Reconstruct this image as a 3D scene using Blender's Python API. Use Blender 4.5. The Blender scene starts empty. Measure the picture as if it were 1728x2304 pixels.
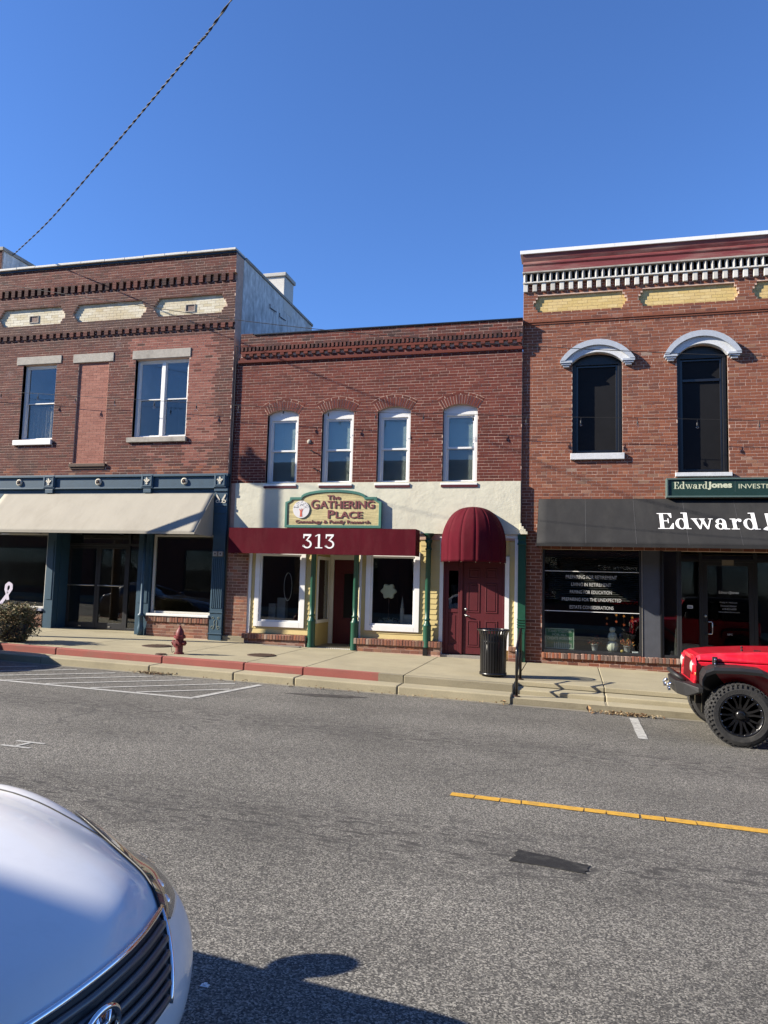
import bpy, bmesh, math, random
from mathutils import Vector, Matrix, noise as mnoise
R = math.radians
sc = bpy.context.scene
COL = sc.collection
# ------------------------------------------------------------------ camera
CAM = Vector((0.0, -16.4, 1.60))
yaw, pitch, roll = R(14.400), R(5.3225), R(1.5074)
_f = Vector((-math.sin(yaw), math.cos(yaw), 0)); _r = Vector((math.cos(yaw), math.sin(yaw), 0)); _u = Vector((0, 0, 1))
_f2 = math.cos(pitch)*_f + math.sin(pitch)*_u; _u2 = math.cos(pitch)*_u - math.sin(pitch)*_f
_r3 = math.cos(roll)*_r + math.sin(roll)*_u2; _u3 = math.cos(roll)*_u2 - math.sin(roll)*_r
cd = bpy.data.cameras.new('camera'); cam = bpy.data.objects.new('camera', cd); COL.objects.link(cam)
cd.sensor_fit = 'VERTICAL'; cd.sensor_height = 36.0; cd.lens = 36.0*1660/2304; cd.clip_start = 0.05; cd.clip_end = 3000
mw = Matrix((( _r3.x, _u3.x, -_f2.x, CAM.x), (_r3.y, _u3.y, -_f2.y, CAM.y), (_r3.z, _u3.z, -_f2.z, CAM.z), (0, 0, 0, 1)))
cam.matrix_world = mw
sc.camera = cam
# ------------------------------------------------------------------ light
SUN = Vector((1.0, 0.40, -0.575)).normalized()           # the way the light travels
elev = math.asin(-SUN.z); az = math.atan2(-SUN.x, -SUN.y)
world = bpy.data.worlds.new('World'); sc.world = world; world.use_nodes = True
wn = world.node_tree.nodes; wl = world.node_tree.links
bg = wn['Background']; sky = wn.new('ShaderNodeTexSky'); sky.sky_type = 'NISHITA'; sky.sun_disc = False
sky.sun_elevation = elev; sky.sun_rotation = az; sky.altitude = 150; sky.air_density = 1.0; sky.dust_density = 0.0; sky.ozone_density = 10.0
tint = wn.new('ShaderNodeMix'); tint.data_type = 'RGBA'; tint.blend_type = 'MULTIPLY'; tint.inputs[0].default_value = 1.0; tint.inputs[7].default_value = (0.97, 0.92, 0.98, 1)
wl.new(sky.outputs[0], tint.inputs[6]); wl.new(tint.outputs[2], bg.inputs[0]); bg.inputs[1].default_value = 0.094
sd = bpy.data.lights.new('sun', 'SUN'); sun = bpy.data.objects.new('sun', sd); COL.objects.link(sun)
sd.energy = 5.0; sd.angle = R(0.53); sd.color = (1.0, 0.91, 0.77)
sun.location = (-20, -20, 30); sun.rotation_euler = SUN.to_track_quat('-Z', 'Y').to_euler()
vs = sc.view_settings; vs.view_transform = 'Standard'; vs.look = 'None'; vs.gamma = 1.0; vs.exposure = 1.35; vs.use_curve_mapping = False
sc.cycles.use_denoising = True
sc.cycles.max_bounces = 8; sc.cycles.transparent_max_bounces = 16

# ------------------------------------------------------------------ helpers
rng = random.Random(7)
def zt(x): return -0.02*(x+4.4)                          # the street falls gently to the right
def wloc(o):
    v = Vector((0, 0, 0))
    while o is not None: v += o.location; o = o.parent
    return v
def tag(o, label=None, cat=None, group=None, kind=None):
    if label: o['label'] = label
    if cat: o['category'] = cat
    if group: o['group'] = group
    if kind: o['kind'] = kind
    return o
def root(name, loc, label, cat, group=None, rz=0):
    o = bpy.data.objects.new(name, None); COL.objects.link(o); o.location = loc; o.rotation_euler = (0, 0, rz)
    o.empty_display_size = 0.2
    return tag(o, label, cat, group)
class MB:
    def __init__(s): s.v = []; s.f = []; s.r = []; s.m = []
    def add(s, vs, fs, rnd=0.0, mi=0):
        n = len(s.v); s.v += [tuple(p) for p in vs]
        for f in fs: s.f.append(tuple(i+n for i in f)); s.r.append(rnd); s.m.append(mi)
        return s
    def box(s, x0, x1, y0, y1, z0, z1, tilt=False, rnd=0.0, mi=0):
        if x0 > x1: x0, x1 = x1, x0
        if y0 > y1: y0, y1 = y1, y0
        if z0 > z1: z0, z1 = z1, z0
        V = [(x, y, z+(zt(x) if tilt else 0)) for z in (z0, z1) for y in (y0, y1) for x in (x0, x1)]
        return s.add(V, [(0, 2, 3, 1), (4, 5, 7, 6), (0, 1, 5, 4), (2, 6, 7, 3), (0, 4, 6, 2), (1, 3, 7, 5)], rnd, mi)
    def prism(s, poly, y0, y1, mi=0):                    # polygon in x,z pushed from y0 (front) to y1 (back)
        a = sum(poly[i][0]*poly[(i+1) % len(poly)][1]-poly[(i+1) % len(poly)][0]*poly[i][1] for i in range(len(poly)))
        if a < 0: poly = poly[::-1]
        n = len(poly); V = [(x, y0, z) for x, z in poly]+[(x, y1, z) for x, z in poly]
        F = [tuple(range(n)), tuple(range(2*n-1, n-1, -1))]+[((i+1) % n, i, n+i, n+(i+1) % n) for i in range(n)]
        return s.add(V, F, 0, mi)
    def ring(s, outer, inner, y0, y1, mi=0):             # band between two outlines with the same number of points
        n = len(outer); V = [(x, y0, z) for x, z in outer]+[(x, y0, z) for x, z in inner]+[(x, y1, z) for x, z in outer]+[(x, y1, z) for x, z in inner]
        F = []
        for i in range(n):
            j = (i+1) % n
            F += [(i, j, n+j, n+i), (2*n+j, 2*n+i, 3*n+i, 3*n+j), (j, i, 2*n+i, 2*n+j), (n+i, n+j, 3*n+j, 3*n+i)]
        return s.add(V, F, 0, mi)
    def tube(s, pts, r, n=8, caps=True, mi=0):
        pts = [Vector(p) for p in pts]; rs = r if isinstance(r, (list, tuple)) else [r]*len(pts)
        V = []; F = []; prev = None
        for i, p in enumerate(pts):
            d = (pts[min(i+1, len(pts)-1)]-pts[max(i-1, 0)]).normalized()
            if prev is None:
                a = d.orthogonal().normalized()
            else:
                a = prev-d*prev.dot(d)
                a = a.normalized() if a.length > 1e-6 else d.orthogonal().normalized()
            prev = a; b = d.cross(a)
            for k in range(n):
                t = 2*math.pi*k/n; V.append(p+(a*math.cos(t)+b*math.sin(t))*rs[i])
        for i in range(len(pts)-1):
            for k in range(n):
                k2 = (k+1) % n; F.append((i*n+k, i*n+k2, (i+1)*n+k2, (i+1)*n+k))
        if caps: F += [tuple(range(n-1, -1, -1)), tuple(range((len(pts)-1)*n, len(pts)*n))]
        return s.add(V, F, 0, mi)
    def lathe(s, prof, c=(0, 0, 0), n=24, axis='z', sx=1, sy=1, mi=0, caps=True):   # prof: (radius, height)
        V = []; F = []; m = len(prof)
        for rr, h in prof:
            for k in range(n):
                t = 2*math.pi*k/n; a, b = rr*math.cos(t)*sx, rr*math.sin(t)*sy
                p = (a, b, h) if axis == 'z' else ((a, h, b) if axis == 'y' else (h, a, b))
                V.append((p[0]+c[0], p[1]+c[1], p[2]+c[2]))
        for i in range(m-1):
            for k in range(n):
                k2 = (k+1) % n; q = (i*n+k, i*n+k2, (i+1)*n+k2, (i+1)*n+k)
                F.append(q if axis != 'y' else q[::-1])
        if caps and prof[0][0] > 1e-5: F.append(tuple(range(n-1, -1, -1)) if axis != 'y' else tuple(range(n)))
        if caps and prof[-1][0] > 1e-5: F.append(tuple(range((m-1)*n, m*n)) if axis != 'y' else tuple(range(m*n-1, (m-1)*n-1, -1)))
        return s.add(V, F, 0, mi)
    def grid(s, fn, nu, nv, mi=0, flip=False):
        V = [fn(i/nu, j/nv) for i in range(nu+1) for j in range(nv+1)]
        F = [(i*(nv+1)+j, (i+1)*(nv+1)+j, (i+1)*(nv+1)+j+1, i*(nv+1)+j+1) for i in range(nu) for j in range(nv)]
        if flip: F = [f[::-1] for f in F]
        return s.add(V, F, 0, mi)
    def sphere(s, c, rx, ry=None, rz=None, n=14, m=8, mi=0):
        ry = ry or rx; rz = rz or rx
        V = []; F = []
        for i in range(m+1):
            ph = -math.pi/2+math.pi*i/m
            for k in range(n):
                t = 2*math.pi*k/n; V.append((c[0]+rx*math.cos(ph)*math.cos(t), c[1]+ry*math.cos(ph)*math.sin(t), c[2]+rz*math.sin(ph)))
        for i in range(m):
            for k in range(n):
                k2 = (k+1) % n; F.append((i*n+k, i*n+k2, (i+1)*n+k2, (i+1)*n+k))
        return s.add(V, F, 0, mi)
    def build(s, name, mats, parent=None, smooth=False, bevel=0, local=False, loc=None, weld=False, subsurf=0):
        me = bpy.data.meshes.new(name)
        off = Vector((0, 0, 0))
        if parent is not None and not local: off = wloc(parent)
        if loc is not None: off = Vector(loc)
        me.from_pydata([(p[0]-off.x, p[1]-off.y, p[2]-off.z) for p in s.v], [], s.f)
        mats = mats if isinstance(mats, (list, tuple)) else [mats]
        for m in mats: me.materials.append(m)
        if any(s.m): me.polygons.foreach_set('material_index', s.m)
        if any(s.r):
            at = me.attributes.new('rnd', 'FLOAT', 'FACE'); at.data.foreach_set('value', s.r)
        if smooth: me.polygons.foreach_set('use_smooth', [True]*len(s.f))
        if weld:
            bm = bmesh.new(); bm.from_mesh(me); bmesh.ops.remove_doubles(bm, verts=bm.verts, dist=1e-4); bmesh.ops.recalc_face_normals(bm, faces=bm.faces); bm.to_mesh(me); bm.free()
        me.update()
        o = bpy.data.objects.new(name, me); COL.objects.link(o)
        if parent is not None: o.parent = parent
        if loc is not None: o.location = loc if parent is None else Vector(loc)-wloc(parent)
        if bevel:
            b = o.modifiers.new('bevel', 'BEVEL'); b.width = bevel; b.segments = 2; b.limit_method = 'ANGLE'; b.angle_limit = R(40)
        if subsurf:
            q = o.modifiers.new('sub', 'SUBSURF'); q.levels = subsurf; q.render_levels = subsurf
        return o

# ------------------------------------------------------------------ materials
MATS = {}
K = 0.755                                                # one trim for all matt base colours
def kk(c): return tuple(q*K for q in c[:3])
def nt(name):
    m = bpy.data.materials.new(name); m.use_nodes = True; MATS[name] = m
    return m, m.node_tree.nodes, m.node_tree.links, m.node_tree.nodes['Principled BSDF']
def math_node(N, L, op, a, b=None, c=None, clamp=False):
    n = N.new('ShaderNodeMath'); n.operation = op; n.use_clamp = clamp
    for i, q in enumerate((a, b, c)):
        if q is None: continue
        if isinstance(q, (int, float)): n.inputs[i].default_value = q
        else: L.new(q, n.inputs[i])
    return n.outputs[0]
def mixc(N, L, fac, a, b, mode='MIX'):
    n = N.new('ShaderNodeMix'); n.data_type = 'RGBA'; n.blend_type = mode
    for i, q in ((0, fac), (6, a), (7, b)):
        if isinstance(q, (int, float)): n.inputs[i].default_value = q
        elif isinstance(q, tuple): n.inputs[i].default_value = (*q[:3], 1)
        else: L.new(q, n.inputs[i])
    return n.outputs[2]
def noise(N, L, vec, scale, detail=4, rough=0.55, dim='3D'):
    n = N.new('ShaderNodeTexNoise'); n.inputs['Scale'].default_value = scale; n.inputs['Detail'].default_value = detail; n.inputs['Roughness'].default_value = rough
    if vec is not None: L.new(vec, n.inputs['Vector'])
    return n.outputs['Fac']
def ramp(N, L, fac, stops, interp='LINEAR'):
    n = N.new('ShaderNodeValToRGB'); cr = n.color_ramp; cr.interpolation = interp
    while len(cr.elements) < len(stops): cr.elements.new(0.5)
    for e, (p, c) in zip(cr.elements, stops):
        e.position = p; e.color = (c, c, c, 1) if isinstance(c, (int, float)) else (*c[:3], 1)
    L.new(fac, n.inputs[0]); return n.outputs[0]
def position(N, L, scale=(1, 1, 1)):
    g = N.new('ShaderNodeNewGeometry'); m = N.new('ShaderNodeMapping'); m.inputs['Scale'].default_value = scale
    L.new(g.outputs['Position'], m.inputs[0]); return m.outputs[0]
def bump(N, L, P, h, strength=0.3, dist=0.01):
    b = N.new('ShaderNodeBump'); b.inputs['Strength'].default_value = strength; b.inputs['Distance'].default_value = dist
    L.new(h, b.inputs['Height']); L.new(b.outputs[0], P.inputs['Normal'])
def pm(name, col, rough=0.6, var=0.15, scale=6, bmp=0.0, bscale=80, metal=0.0, spec=0.4, dirt=None, dscale=2.5, damt=0.4, coat=0.0, stretch=(1, 1, 1)):
    if name in MATS: return MATS[name]
    if metal < 0.1: col = kk(col); dirt = kk(dirt) if dirt else None
    m, N, L, P = nt(name); v = position(N, L, stretch)
    n1 = noise(N, L, v, scale, 6, 0.6)
    k = ramp(N, L, n1, [(0.25, 1-var), (0.75, 1+var)])
    c = mixc(N, L, 1.0, col, k, 'MULTIPLY')
    if dirt:
        d = noise(N, L, v, dscale, 7, 0.65); c = mixc(N, L, math_node(N, L, 'MULTIPLY', ramp(N, L, d, [(0.48, 0), (0.68, 1)]), damt), c, dirt)
    L.new(c, P.inputs['Base Color']); P.inputs['Roughness'].default_value = rough; P.inputs['Metallic'].default_value = metal
    P.inputs['Specular IOR Level'].default_value = spec; P.inputs['Coat Weight'].default_value = coat; P.inputs['Coat Roughness'].default_value = 0.03
    if bmp: bump(N, L, P, noise(N, L, position(N, L), bscale, 5, 0.6), bmp, 0.01)
    return m
def brickmat(name, stops, grime=(0.05, 0.035, 0.03), gamt=0.5, pale=None, pamt=0.4, rough=0.85, grime_zone=None):
    m, N, L, P = nt(name); stops = [(q, kk(c)) for q, c in stops]; grime = kk(grime); pale = kk(pale) if pale else None
    at = N.new('ShaderNodeAttribute'); at.attribute_name = 'rnd'; oi = N.new('ShaderNodeObjectInfo')
    r = math_node(N, L, 'FRACT', math_node(N, L, 'ADD', at.outputs['Fac'], oi.outputs['Random']))
    c = ramp(N, L, r, stops)
    v = position(N, L)
    c = mixc(N, L, 1.0, c, ramp(N, L, noise(N, L, v, 38, 5, 0.7), [(0.2, 0.80), (0.8, 1.18)]), 'MULTIPLY')
    g = ramp(N, L, noise(N, L, v, 0.9, 7, 0.68), [(0.46, 0), (0.70, 1)])
    g = math_node(N, L, 'MULTIPLY', g, gamt)
    if grime_zone:                                       # a sooty belt with ragged edges
        z0, z1, amt = grime_zone
        sp = N.new('ShaderNodeSeparateXYZ'); L.new(v, sp.inputs[0])
        zz = math_node(N, L, 'ADD', sp.outputs[2], math_node(N, L, 'MULTIPLY', noise(N, L, v, 1.6, 5, 0.7), 1.2))
        a = N.new('ShaderNodeMapRange'); a.inputs[1].default_value = z0+0.4; a.inputs[2].default_value = z0+1.0; L.new(zz, a.inputs[0])
        b = N.new('ShaderNodeMapRange'); b.inputs[1].default_value = z1+0.9; b.inputs[2].default_value = z1+0.3; L.new(zz, b.inputs[0])
        g = math_node(N, L, 'MAXIMUM', g, math_node(N, L, 'MULTIPLY', math_node(N, L, 'MULTIPLY', a.outputs[0], b.outputs[0]), amt))
    c = mixc(N, L, g, c, grime)
    if pale:
        p = ramp(N, L, noise(N, L, v, 1.7, 6, 0.75), [(0.60, 0), (0.72, 1)])
        p = math_node(N, L, 'MULTIPLY', p, math_node(N, L, 'MULTIPLY', ramp(N, L, noise(N, L, v, 30, 3, 0.7), [(0.4, 0), (0.6, 1)]), pamt))
        c = mixc(N, L, p, c, pale)
    L.new(c, P.inputs['Base Color']); P.inputs['Roughness'].default_value = rough; P.inputs['Specular IOR Level'].default_value = 0.25
    bump(N, L, P, noise(N, L, v, 120, 4, 0.7), 0.35, 0.006)
    return m
def glassmat(name, tint=(0.9, 0.93, 0.92), refl=1.0, r0=0.06):
    m, N, L, P = nt(name); N.remove(P)
    t = N.new('ShaderNodeBsdfTransparent'); t.inputs[0].default_value = (*tint, 1)
    g = N.new('ShaderNodeBsdfGlossy'); g.inputs['Roughness'].default_value = 0.004; g.inputs[0].default_value = (refl, refl, refl, 1)
    ge = N.new('ShaderNodeNewGeometry'); dt = N.new('ShaderNodeVectorMath'); dt.operation = 'DOT_PRODUCT'; L.new(ge.outputs['Normal'], dt.inputs[0]); L.new(ge.outputs['Incoming'], dt.inputs[1])
    inv = math_node(N, L, 'SUBTRACT', 1.0, math_node(N, L, 'ABSOLUTE', dt.outputs['Value']), clamp=True)
    fr = math_node(N, L, 'ADD', r0, math_node(N, L, 'MULTIPLY', math_node(N, L, 'POWER', inv, 5.0), 1-r0))   # the same from both sides of the pane
    v = position(N, L); b = N.new('ShaderNodeBump'); b.inputs['Strength'].default_value = 0.03; b.inputs['Distance'].default_value = 0.01
    L.new(noise(N, L, v, 1.3, 2, 0.4), b.inputs['Height']); L.new(b.outputs[0], g.inputs['Normal'])
    mx = N.new('ShaderNodeMixShader'); L.new(fr, mx.inputs[0]); L.new(t.outputs[0], mx.inputs[1]); L.new(g.outputs[0], mx.inputs[2])
    L.new(mx.outputs[0], N['Material Output'].inputs[0]); return m

GLASS = glassmat('window_glass'); DGLASS = glassmat('tinted_glass', (0.34, 0.36, 0.37)); SCREEN = glassmat('insect_screen_glass', (0.80, 0.81, 0.81), 0.8)
B_OLD = brickmat('brick_brown_red', [(0, (0.072, 0.028, 0.022)), (0.2, (0.104, 0.032, 0.025)), (0.6, (0.128, 0.037, 0.028)), (1, (0.15, 0.048, 0.036))], gamt=0.55, pale=(0.42, 0.34, 0.32), pamt=0.55, grime_zone=(7.55, 8.75, 0.62))
B_PINK = brickmat('brick_rose_wash', [(0, (0.21, 0.075, 0.056)), (0.5, (0.25, 0.09, 0.068)), (1, (0.29, 0.11, 0.083))], gamt=0.25)
B_INFILL = brickmat('brick_pale_rose', [(0, (0.30, 0.125, 0.092)), (0.5, (0.35, 0.15, 0.112)), (1, (0.39, 0.175, 0.13))], gamt=0.2)
B_RED = brickmat('brick_deep_red', [(0, (0.095, 0.025, 0.018)), (0.25, (0.125, 0.029, 0.020)), (0.7, (0.145, 0.033, 0.023)), (1, (0.168, 0.043, 0.029))], gamt=0.3, grime=(0.045, 0.02, 0.018))
B_DARK = brickmat('brick_sooty', [(0, (0.05, 0.026, 0.024)), (0.5, (0.10, 0.038, 0.032)), (1, (0.16, 0.055, 0.042))], gamt=0.5)
B_ORANGE = brickmat('brick_orange_brown', [(0, (0.14, 0.054, 0.037)), (0.12, (0.19, 0.066, 0.040)), (0.6, (0.232, 0.078, 0.044)), (0.95, (0.27, 0.096, 0.053)), (1, (0.26, 0.13, 0.08))], gamt=0.3, grime=(0.11, 0.06, 0.048), pale=(0.5, 0.4, 0.36), pamt=0.4)
B_BASE = brickmat('brick_weathered_base', [(0, (0.16, 0.08, 0.06)), (0.3, (0.26, 0.10, 0.065)), (0.6, (0.24, 0.14, 0.095)), (0.85, (0.34, 0.13, 0.07)), (1, (0.33, 0.25, 0.2))], gamt=0.45, grime=(0.09, 0.06, 0.05))
B_CREAM = brickmat('brick_cream_paint', [(0, (0.60, 0.53, 0.36)), (0.4, (0.68, 0.63, 0.48)), (1, (0.74, 0.70, 0.57))], gamt=0.5, grime=(0.50, 0.38, 0.20))
B_YEL = brickmat('brick_yellow_paint', [(0, (0.62, 0.46, 0.18)), (0.5, (0.68, 0.51, 0.22)), (1, (0.72, 0.56, 0.27))], gamt=0.25, grime=(0.48, 0.32, 0.15))
B_WHITE = brickmat('brick_white_paint', [(0, (0.55, 0.53, 0.48)), (0.5, (0.68, 0.66, 0.6)), (1, (0.76, 0.74, 0.68))], gamt=0.35, grime=(0.3, 0.27, 0.23))
MORTAR = pm('mortar_pinkish', (0.58, 0.41, 0.32), 0.95, 0.2, 9, 0.3, 200)
MORTAR_R = pm('mortar_rose', (0.55, 0.37, 0.29), 0.95, 0.2, 9, 0.3, 200)
MORTAR_C = pm('mortar_cream', (0.52, 0.47, 0.34), 0.95, 0.15, 9)
STONE = pm('limestone', (0.40, 0.37, 0.32), 0.85, 0.15, 12, 0.4, 90, dirt=(0.15, 0.13, 0.11), damt=0.5)
WHITE = pm('white_paint', (0.84, 0.84, 0.82), 0.45, 0.05, 5)
WHITE2 = pm('white_stone_paint', (0.66, 0.68, 0.70), 0.6, 0.10, 14, 0.4, 60, dirt=(0.42, 0.43, 0.46), damt=0.4)
HOODGREY = pm('hood_blue_grey_paint', (0.42, 0.46, 0.52), 0.6, 0.1, 14, 0.3, 60)
WHITEWASH = pm('whitewashed_plaster', (0.74, 0.74, 0.71), 0.9, 0.35, 9, 0.9, 22, dirt=(0.28, 0.28, 0.26), dscale=4.0, damt=0.6, stretch=(1, 1, 0.45))
STUCCO = pm('cream_stucco', (0.66, 0.64, 0.51), 0.9, 0.07, 3, 0.55, 16, dirt=(0.55, 0.50, 0.39), dscale=1.2, damt=0.3)
BLUE = pm('blue_trim_paint', (0.030, 0.076, 0.118), 0.5, 0.12, 6, 0.1, 60)
CREAMFAB = pm('cream_awning_canvas', (0.37, 0.345, 0.285), 0.85, 0.06, 1.5, 0.55, 4.5, dirt=(0.28, 0.255, 0.205), dscale=1.3, damt=0.5, stretch=(1.6, 1, 0.35))
MAROON = pm('burgundy_canvas', (0.090, 0.006, 0.014), 0.9, 0.14, 3, 0.5, 6, spec=0.1, dirt=(0.13, 0.03, 0.035), dscale=2.2, damt=0.35, stretch=(1.5, 1, 0.5))
CHARCOAL = pm('charcoal_canvas', (0.034, 0.034, 0.035), 0.9, 0.16, 2.0, 0.45, 5, spec=0.1, dirt=(0.055, 0.054, 0.052), dscale=1.6, damt=0.45, stretch=(1.6, 1, 0.35))
GREEN = pm('green_post_paint', (0.012, 0.075, 0.045), 0.4, 0.15, 8)
SIGNGREEN = pm('sign_dark_green', (0.016, 0.045, 0.038), 0.4, 0.1, 6)
SIGNFRAME = pm('sign_teal_frame', (0.065, 0.20, 0.155), 0.5, 0.1, 8)
SIGNGREY = pm('sign_grey_green_frame', (0.09, 0.14, 0.13), 0.45, 0.1, 6)
YELLOW = pm('yellow_siding', (0.62, 0.50, 0.22), 0.6, 0.06, 4, 0.1, 40)
DOORRED = pm('door_burgundy', (0.095, 0.009, 0.014), 0.5, 0.10, 5)
REDBAND = pm('maroon_cornice_paint', (0.20, 0.04, 0.04), 0.6, 0.18, 5, 0.2, 40, dirt=(0.42, 0.30, 0.24), dscale=1.9, damt=0.55, stretch=(0.35, 1, 2.5))
BLACK = pm('black_metal', (0.012, 0.012, 0.013), 0.35, 0.1, 8)
BLACKP = pm('black_gloss_paint', (0.008, 0.008, 0.009), 0.28, 0.1, 8, spec=0.6)
BOARD = pm('black_window_board', (0.012, 0.012, 0.013), 0.55, 0.15, 3, spec=0.15)
BRONZE = pm('dark_bronze_aluminium', (0.030, 0.031, 0.034), 0.4, 0.1, 6, metal=0.3)
ALU = pm('grey_aluminium', (0.33, 0.31, 0.28), 0.4, 0.1, 6, metal=0.5)
SLATEPANEL = pm('slate_panel', (0.075, 0.08, 0.095), 0.5, 0.12, 6)
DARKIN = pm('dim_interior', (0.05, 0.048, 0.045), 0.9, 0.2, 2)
INTW = pm('upstairs_room_wall', (0.42, 0.40, 0.36), 0.9, 0.15, 2)
BLIND = pm('pale_blind', (0.58, 0.66, 0.58), 0.7, 0.04, 3)
LETTER = pm('white_lettering', (0.90, 0.90, 0.89), 0.5, 0.03, 5)
LETTERCREAM = pm('cream_lettering', (0.62, 0.66, 0.48), 0.5, 0.03, 5)
LETTERRED = pm('carved_maroon_lettering', (0.19, 0.05, 0.055), 0.6, 0.12, 20)
CHROME = pm('chrome', (0.78, 0.78, 0.80), 0.08, 0.03, 5, metal=1.0)
STEEL = pm('steel', (0.5, 0.49, 0.47), 0.3, 0.05, 8, metal=0.9)
ROOFING = pm('roof_felt', (0.07, 0.07, 0.07), 0.9, 0.2, 2)
IRON = pm('rusty_iron', (0.075, 0.042, 0.028), 0.75, 0.35, 30, 0.4, 90)
WOODPOLE = pm('weathered_pole', (0.12, 0.085, 0.06), 0.9, 0.25, 12, stretch=(1, 1, 0.2))
# ------------------------------------------------------------------ ground materials
def asphaltmat():
    m, N, L, P = nt('old_asphalt'); v = position(N, L)
    vo = N.new('ShaderNodeTexVoronoi'); vo.inputs['Scale'].default_value = 120; L.new(v, vo.inputs['Vector'])
    sp = N.new('ShaderNodeSeparateColor'); L.new(vo.outputs['Color'], sp.inputs[0])
    stone = ramp(N, L, sp.outputs[0], [(0.0, (0.045, 0.043, 0.042)), (0.35, (0.105, 0.101, 0.093)), (0.7, (0.205, 0.196, 0.176)), (1.0, (0.42, 0.40, 0.355))])
    stone = mixc(N, L, 1.0, stone, (0.745, 0.745, 0.735), 'MULTIPLY')
    fine = noise(N, L, v, 260, 3, 0.7)
    c = mixc(N, L, 1.0, stone, ramp(N, L, fine, [(0.3, 0.76), (0.7, 1.2)]), 'MULTIPLY')
    c = mixc(N, L, 1.0, c, ramp(N, L, noise(N, L, v, 0.55, 5, 0.6), [(0.3, 0.78), (0.7, 1.16)]), 'MULTIPLY')
    # oily wheel tracks: ragged dark streaks running along the street
    sx = N.new('ShaderNodeSeparateXYZ'); L.new(v, sx.inputs[0])
    vs_ = position(N, L, (0.55, 2.6, 1)); streak = ramp(N, L, noise(N, L, vs_, 2.4, 7, 0.72), [(0.40, 0), (0.60, 1)])
    blot = ramp(N, L, noise(N, L, position(N, L, (0.8, 2.6, 1)), 7, 3, 0.55), [(0.53, 0), (0.60, 1)])
    tot = None
    for yc, w_, a in ((-10.75, 0.95, 1.0), (-7.25, 0.85, 0.95), (-8.6, 0.5, 0.35), (-12.3, 0.5, 0.3), (-5.4, 0.6, 0.45)):
        d = math_node(N, L, 'ABSOLUTE', math_node(N, L, 'SUBTRACT', sx.outputs[1], yc))
        b = N.new('ShaderNodeMapRange'); b.inputs[1].default_value = w_; b.inputs[2].default_value = w_*0.2; L.new(d, b.inputs[0])
        b = math_node(N, L, 'MULTIPLY', b.outputs[0], a); tot = b if tot is None else math_node(N, L, 'MAXIMUM', tot, b)
    mask = math_node(N, L, 'MULTIPLY', tot, math_node(N, L, 'MAXIMUM', math_node(N, L, 'MULTIPLY', streak, 0.42), math_node(N, L, 'MULTIPLY', blot, 0.85)))
    c = mixc(N, L, mask, c, (0.040, 0.038, 0.036))
    # hairline cracks
    cr = N.new('ShaderNodeTexVoronoi'); cr.feature = 'DISTANCE_TO_EDGE'; cr.inputs['Scale'].default_value = 0.42
    wob = N.new('ShaderNodeTexNoise'); wob.inputs['Scale'].default_value = 2.2; wob.inputs['Detail'].default_value = 6; L.new(v, wob.inputs['Vector'])
    add = N.new('ShaderNodeMix'); add.data_type = 'VECTOR'; add.inputs[0].default_value = 0.22; L.new(v, add.inputs[4]); L.new(wob.outputs['Color'], add.inputs[5]); L.new(add.outputs[1], cr.inputs['Vector'])
    ck = math_node(N, L, 'MULTIPLY', ramp(N, L, cr.outputs['Distance'], [(0.0, 1), (0.005, 0)]), ramp(N, L, noise(N, L, v, 0.8, 4, 0.6), [(0.46, 0), (0.58, 0.6)]))
    c = mixc(N, L, ck, c, (0.03, 0.03, 0.03))
    L.new(c, P.inputs['Base Color']); P.inputs['Roughness'].default_value = 0.82; P.inputs['Specular IOR Level'].default_value = 0.3
    h = math_node(N, L, 'ADD', math_node(N, L, 'MULTIPLY', sp.outputs[1], 0.7), math_node(N, L, 'MULTIPLY', fine, 0.5))
    bump(N, L, P, h, 0.55, 0.007)
    return m
def concretemat(name, col, dirt, damt=0.45, bmp=0.25):
    col = kk(col); dirt = kk(dirt); m, N, L, P = nt(name); v = position(N, L)
    c = mixc(N, L, 1.0, col, ramp(N, L, noise(N, L, v, 60, 5, 0.75), [(0.25, 0.80), (0.75, 1.18)]), 'MULTIPLY')
    c = mixc(N, L, 1.0, c, ramp(N, L, noise(N, L, v, 1.1, 6, 0.6), [(0.3, 0.86), (0.7, 1.1)]), 'MULTIPLY')
    d = ramp(N, L, noise(N, L, position(N, L, (0.7, 1.5, 2.0)), 2.6, 8, 0.72), [(0.50, 0), (0.72, 1)])
    c = mixc(N, L, math_node(N, L, 'MULTIPLY', d, damt), c, dirt)
    L.new(c, P.inputs['Base Color']); P.inputs['Roughness'].default_value = 0.88; P.inputs['Specular IOR Level'].default_value = 0.25
    bump(N, L, P, noise(N, L, v, 90, 5, 0.7), bmp, 0.006); return m
ASPHALT = asphaltmat()
CONC = concretemat('sidewalk_concrete', (0.40, 0.355, 0.24), (0.27, 0.24, 0.165))
CONC_R = concretemat('kerb_concrete', (0.29, 0.258, 0.18), (0.15, 0.13, 0.09), 0.65)
CONC_D = concretemat('gutter_grit', (0.27, 0.25, 0.20), (0.14, 0.12, 0.10), 0.6)
REDKERB = concretemat('red_kerb_paint', (0.35, 0.115, 0.095), (0.25, 0.14, 0.11), 0.75)
WPAINT = pm('worn_white_road_paint', (0.50, 0.50, 0.47), 0.8, 0.2, 30, 0.3, 150, dirt=(0.17, 0.165, 0.155), dscale=14, damt=0.75)
YPAINT = pm('yellow_road_paint', (0.66, 0.37, 0.045), 0.75, 0.15, 25, 0.3, 150, dirt=(0.25, 0.17, 0.08), dscale=16, damt=0.5)
TAR = pm('tar_patch', (0.016, 0.016, 0.016), 0.75, 0.25, 20, 0.4, 120, dirt=(0.16, 0.155, 0.14), dscale=11, damt=0.28)
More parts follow.
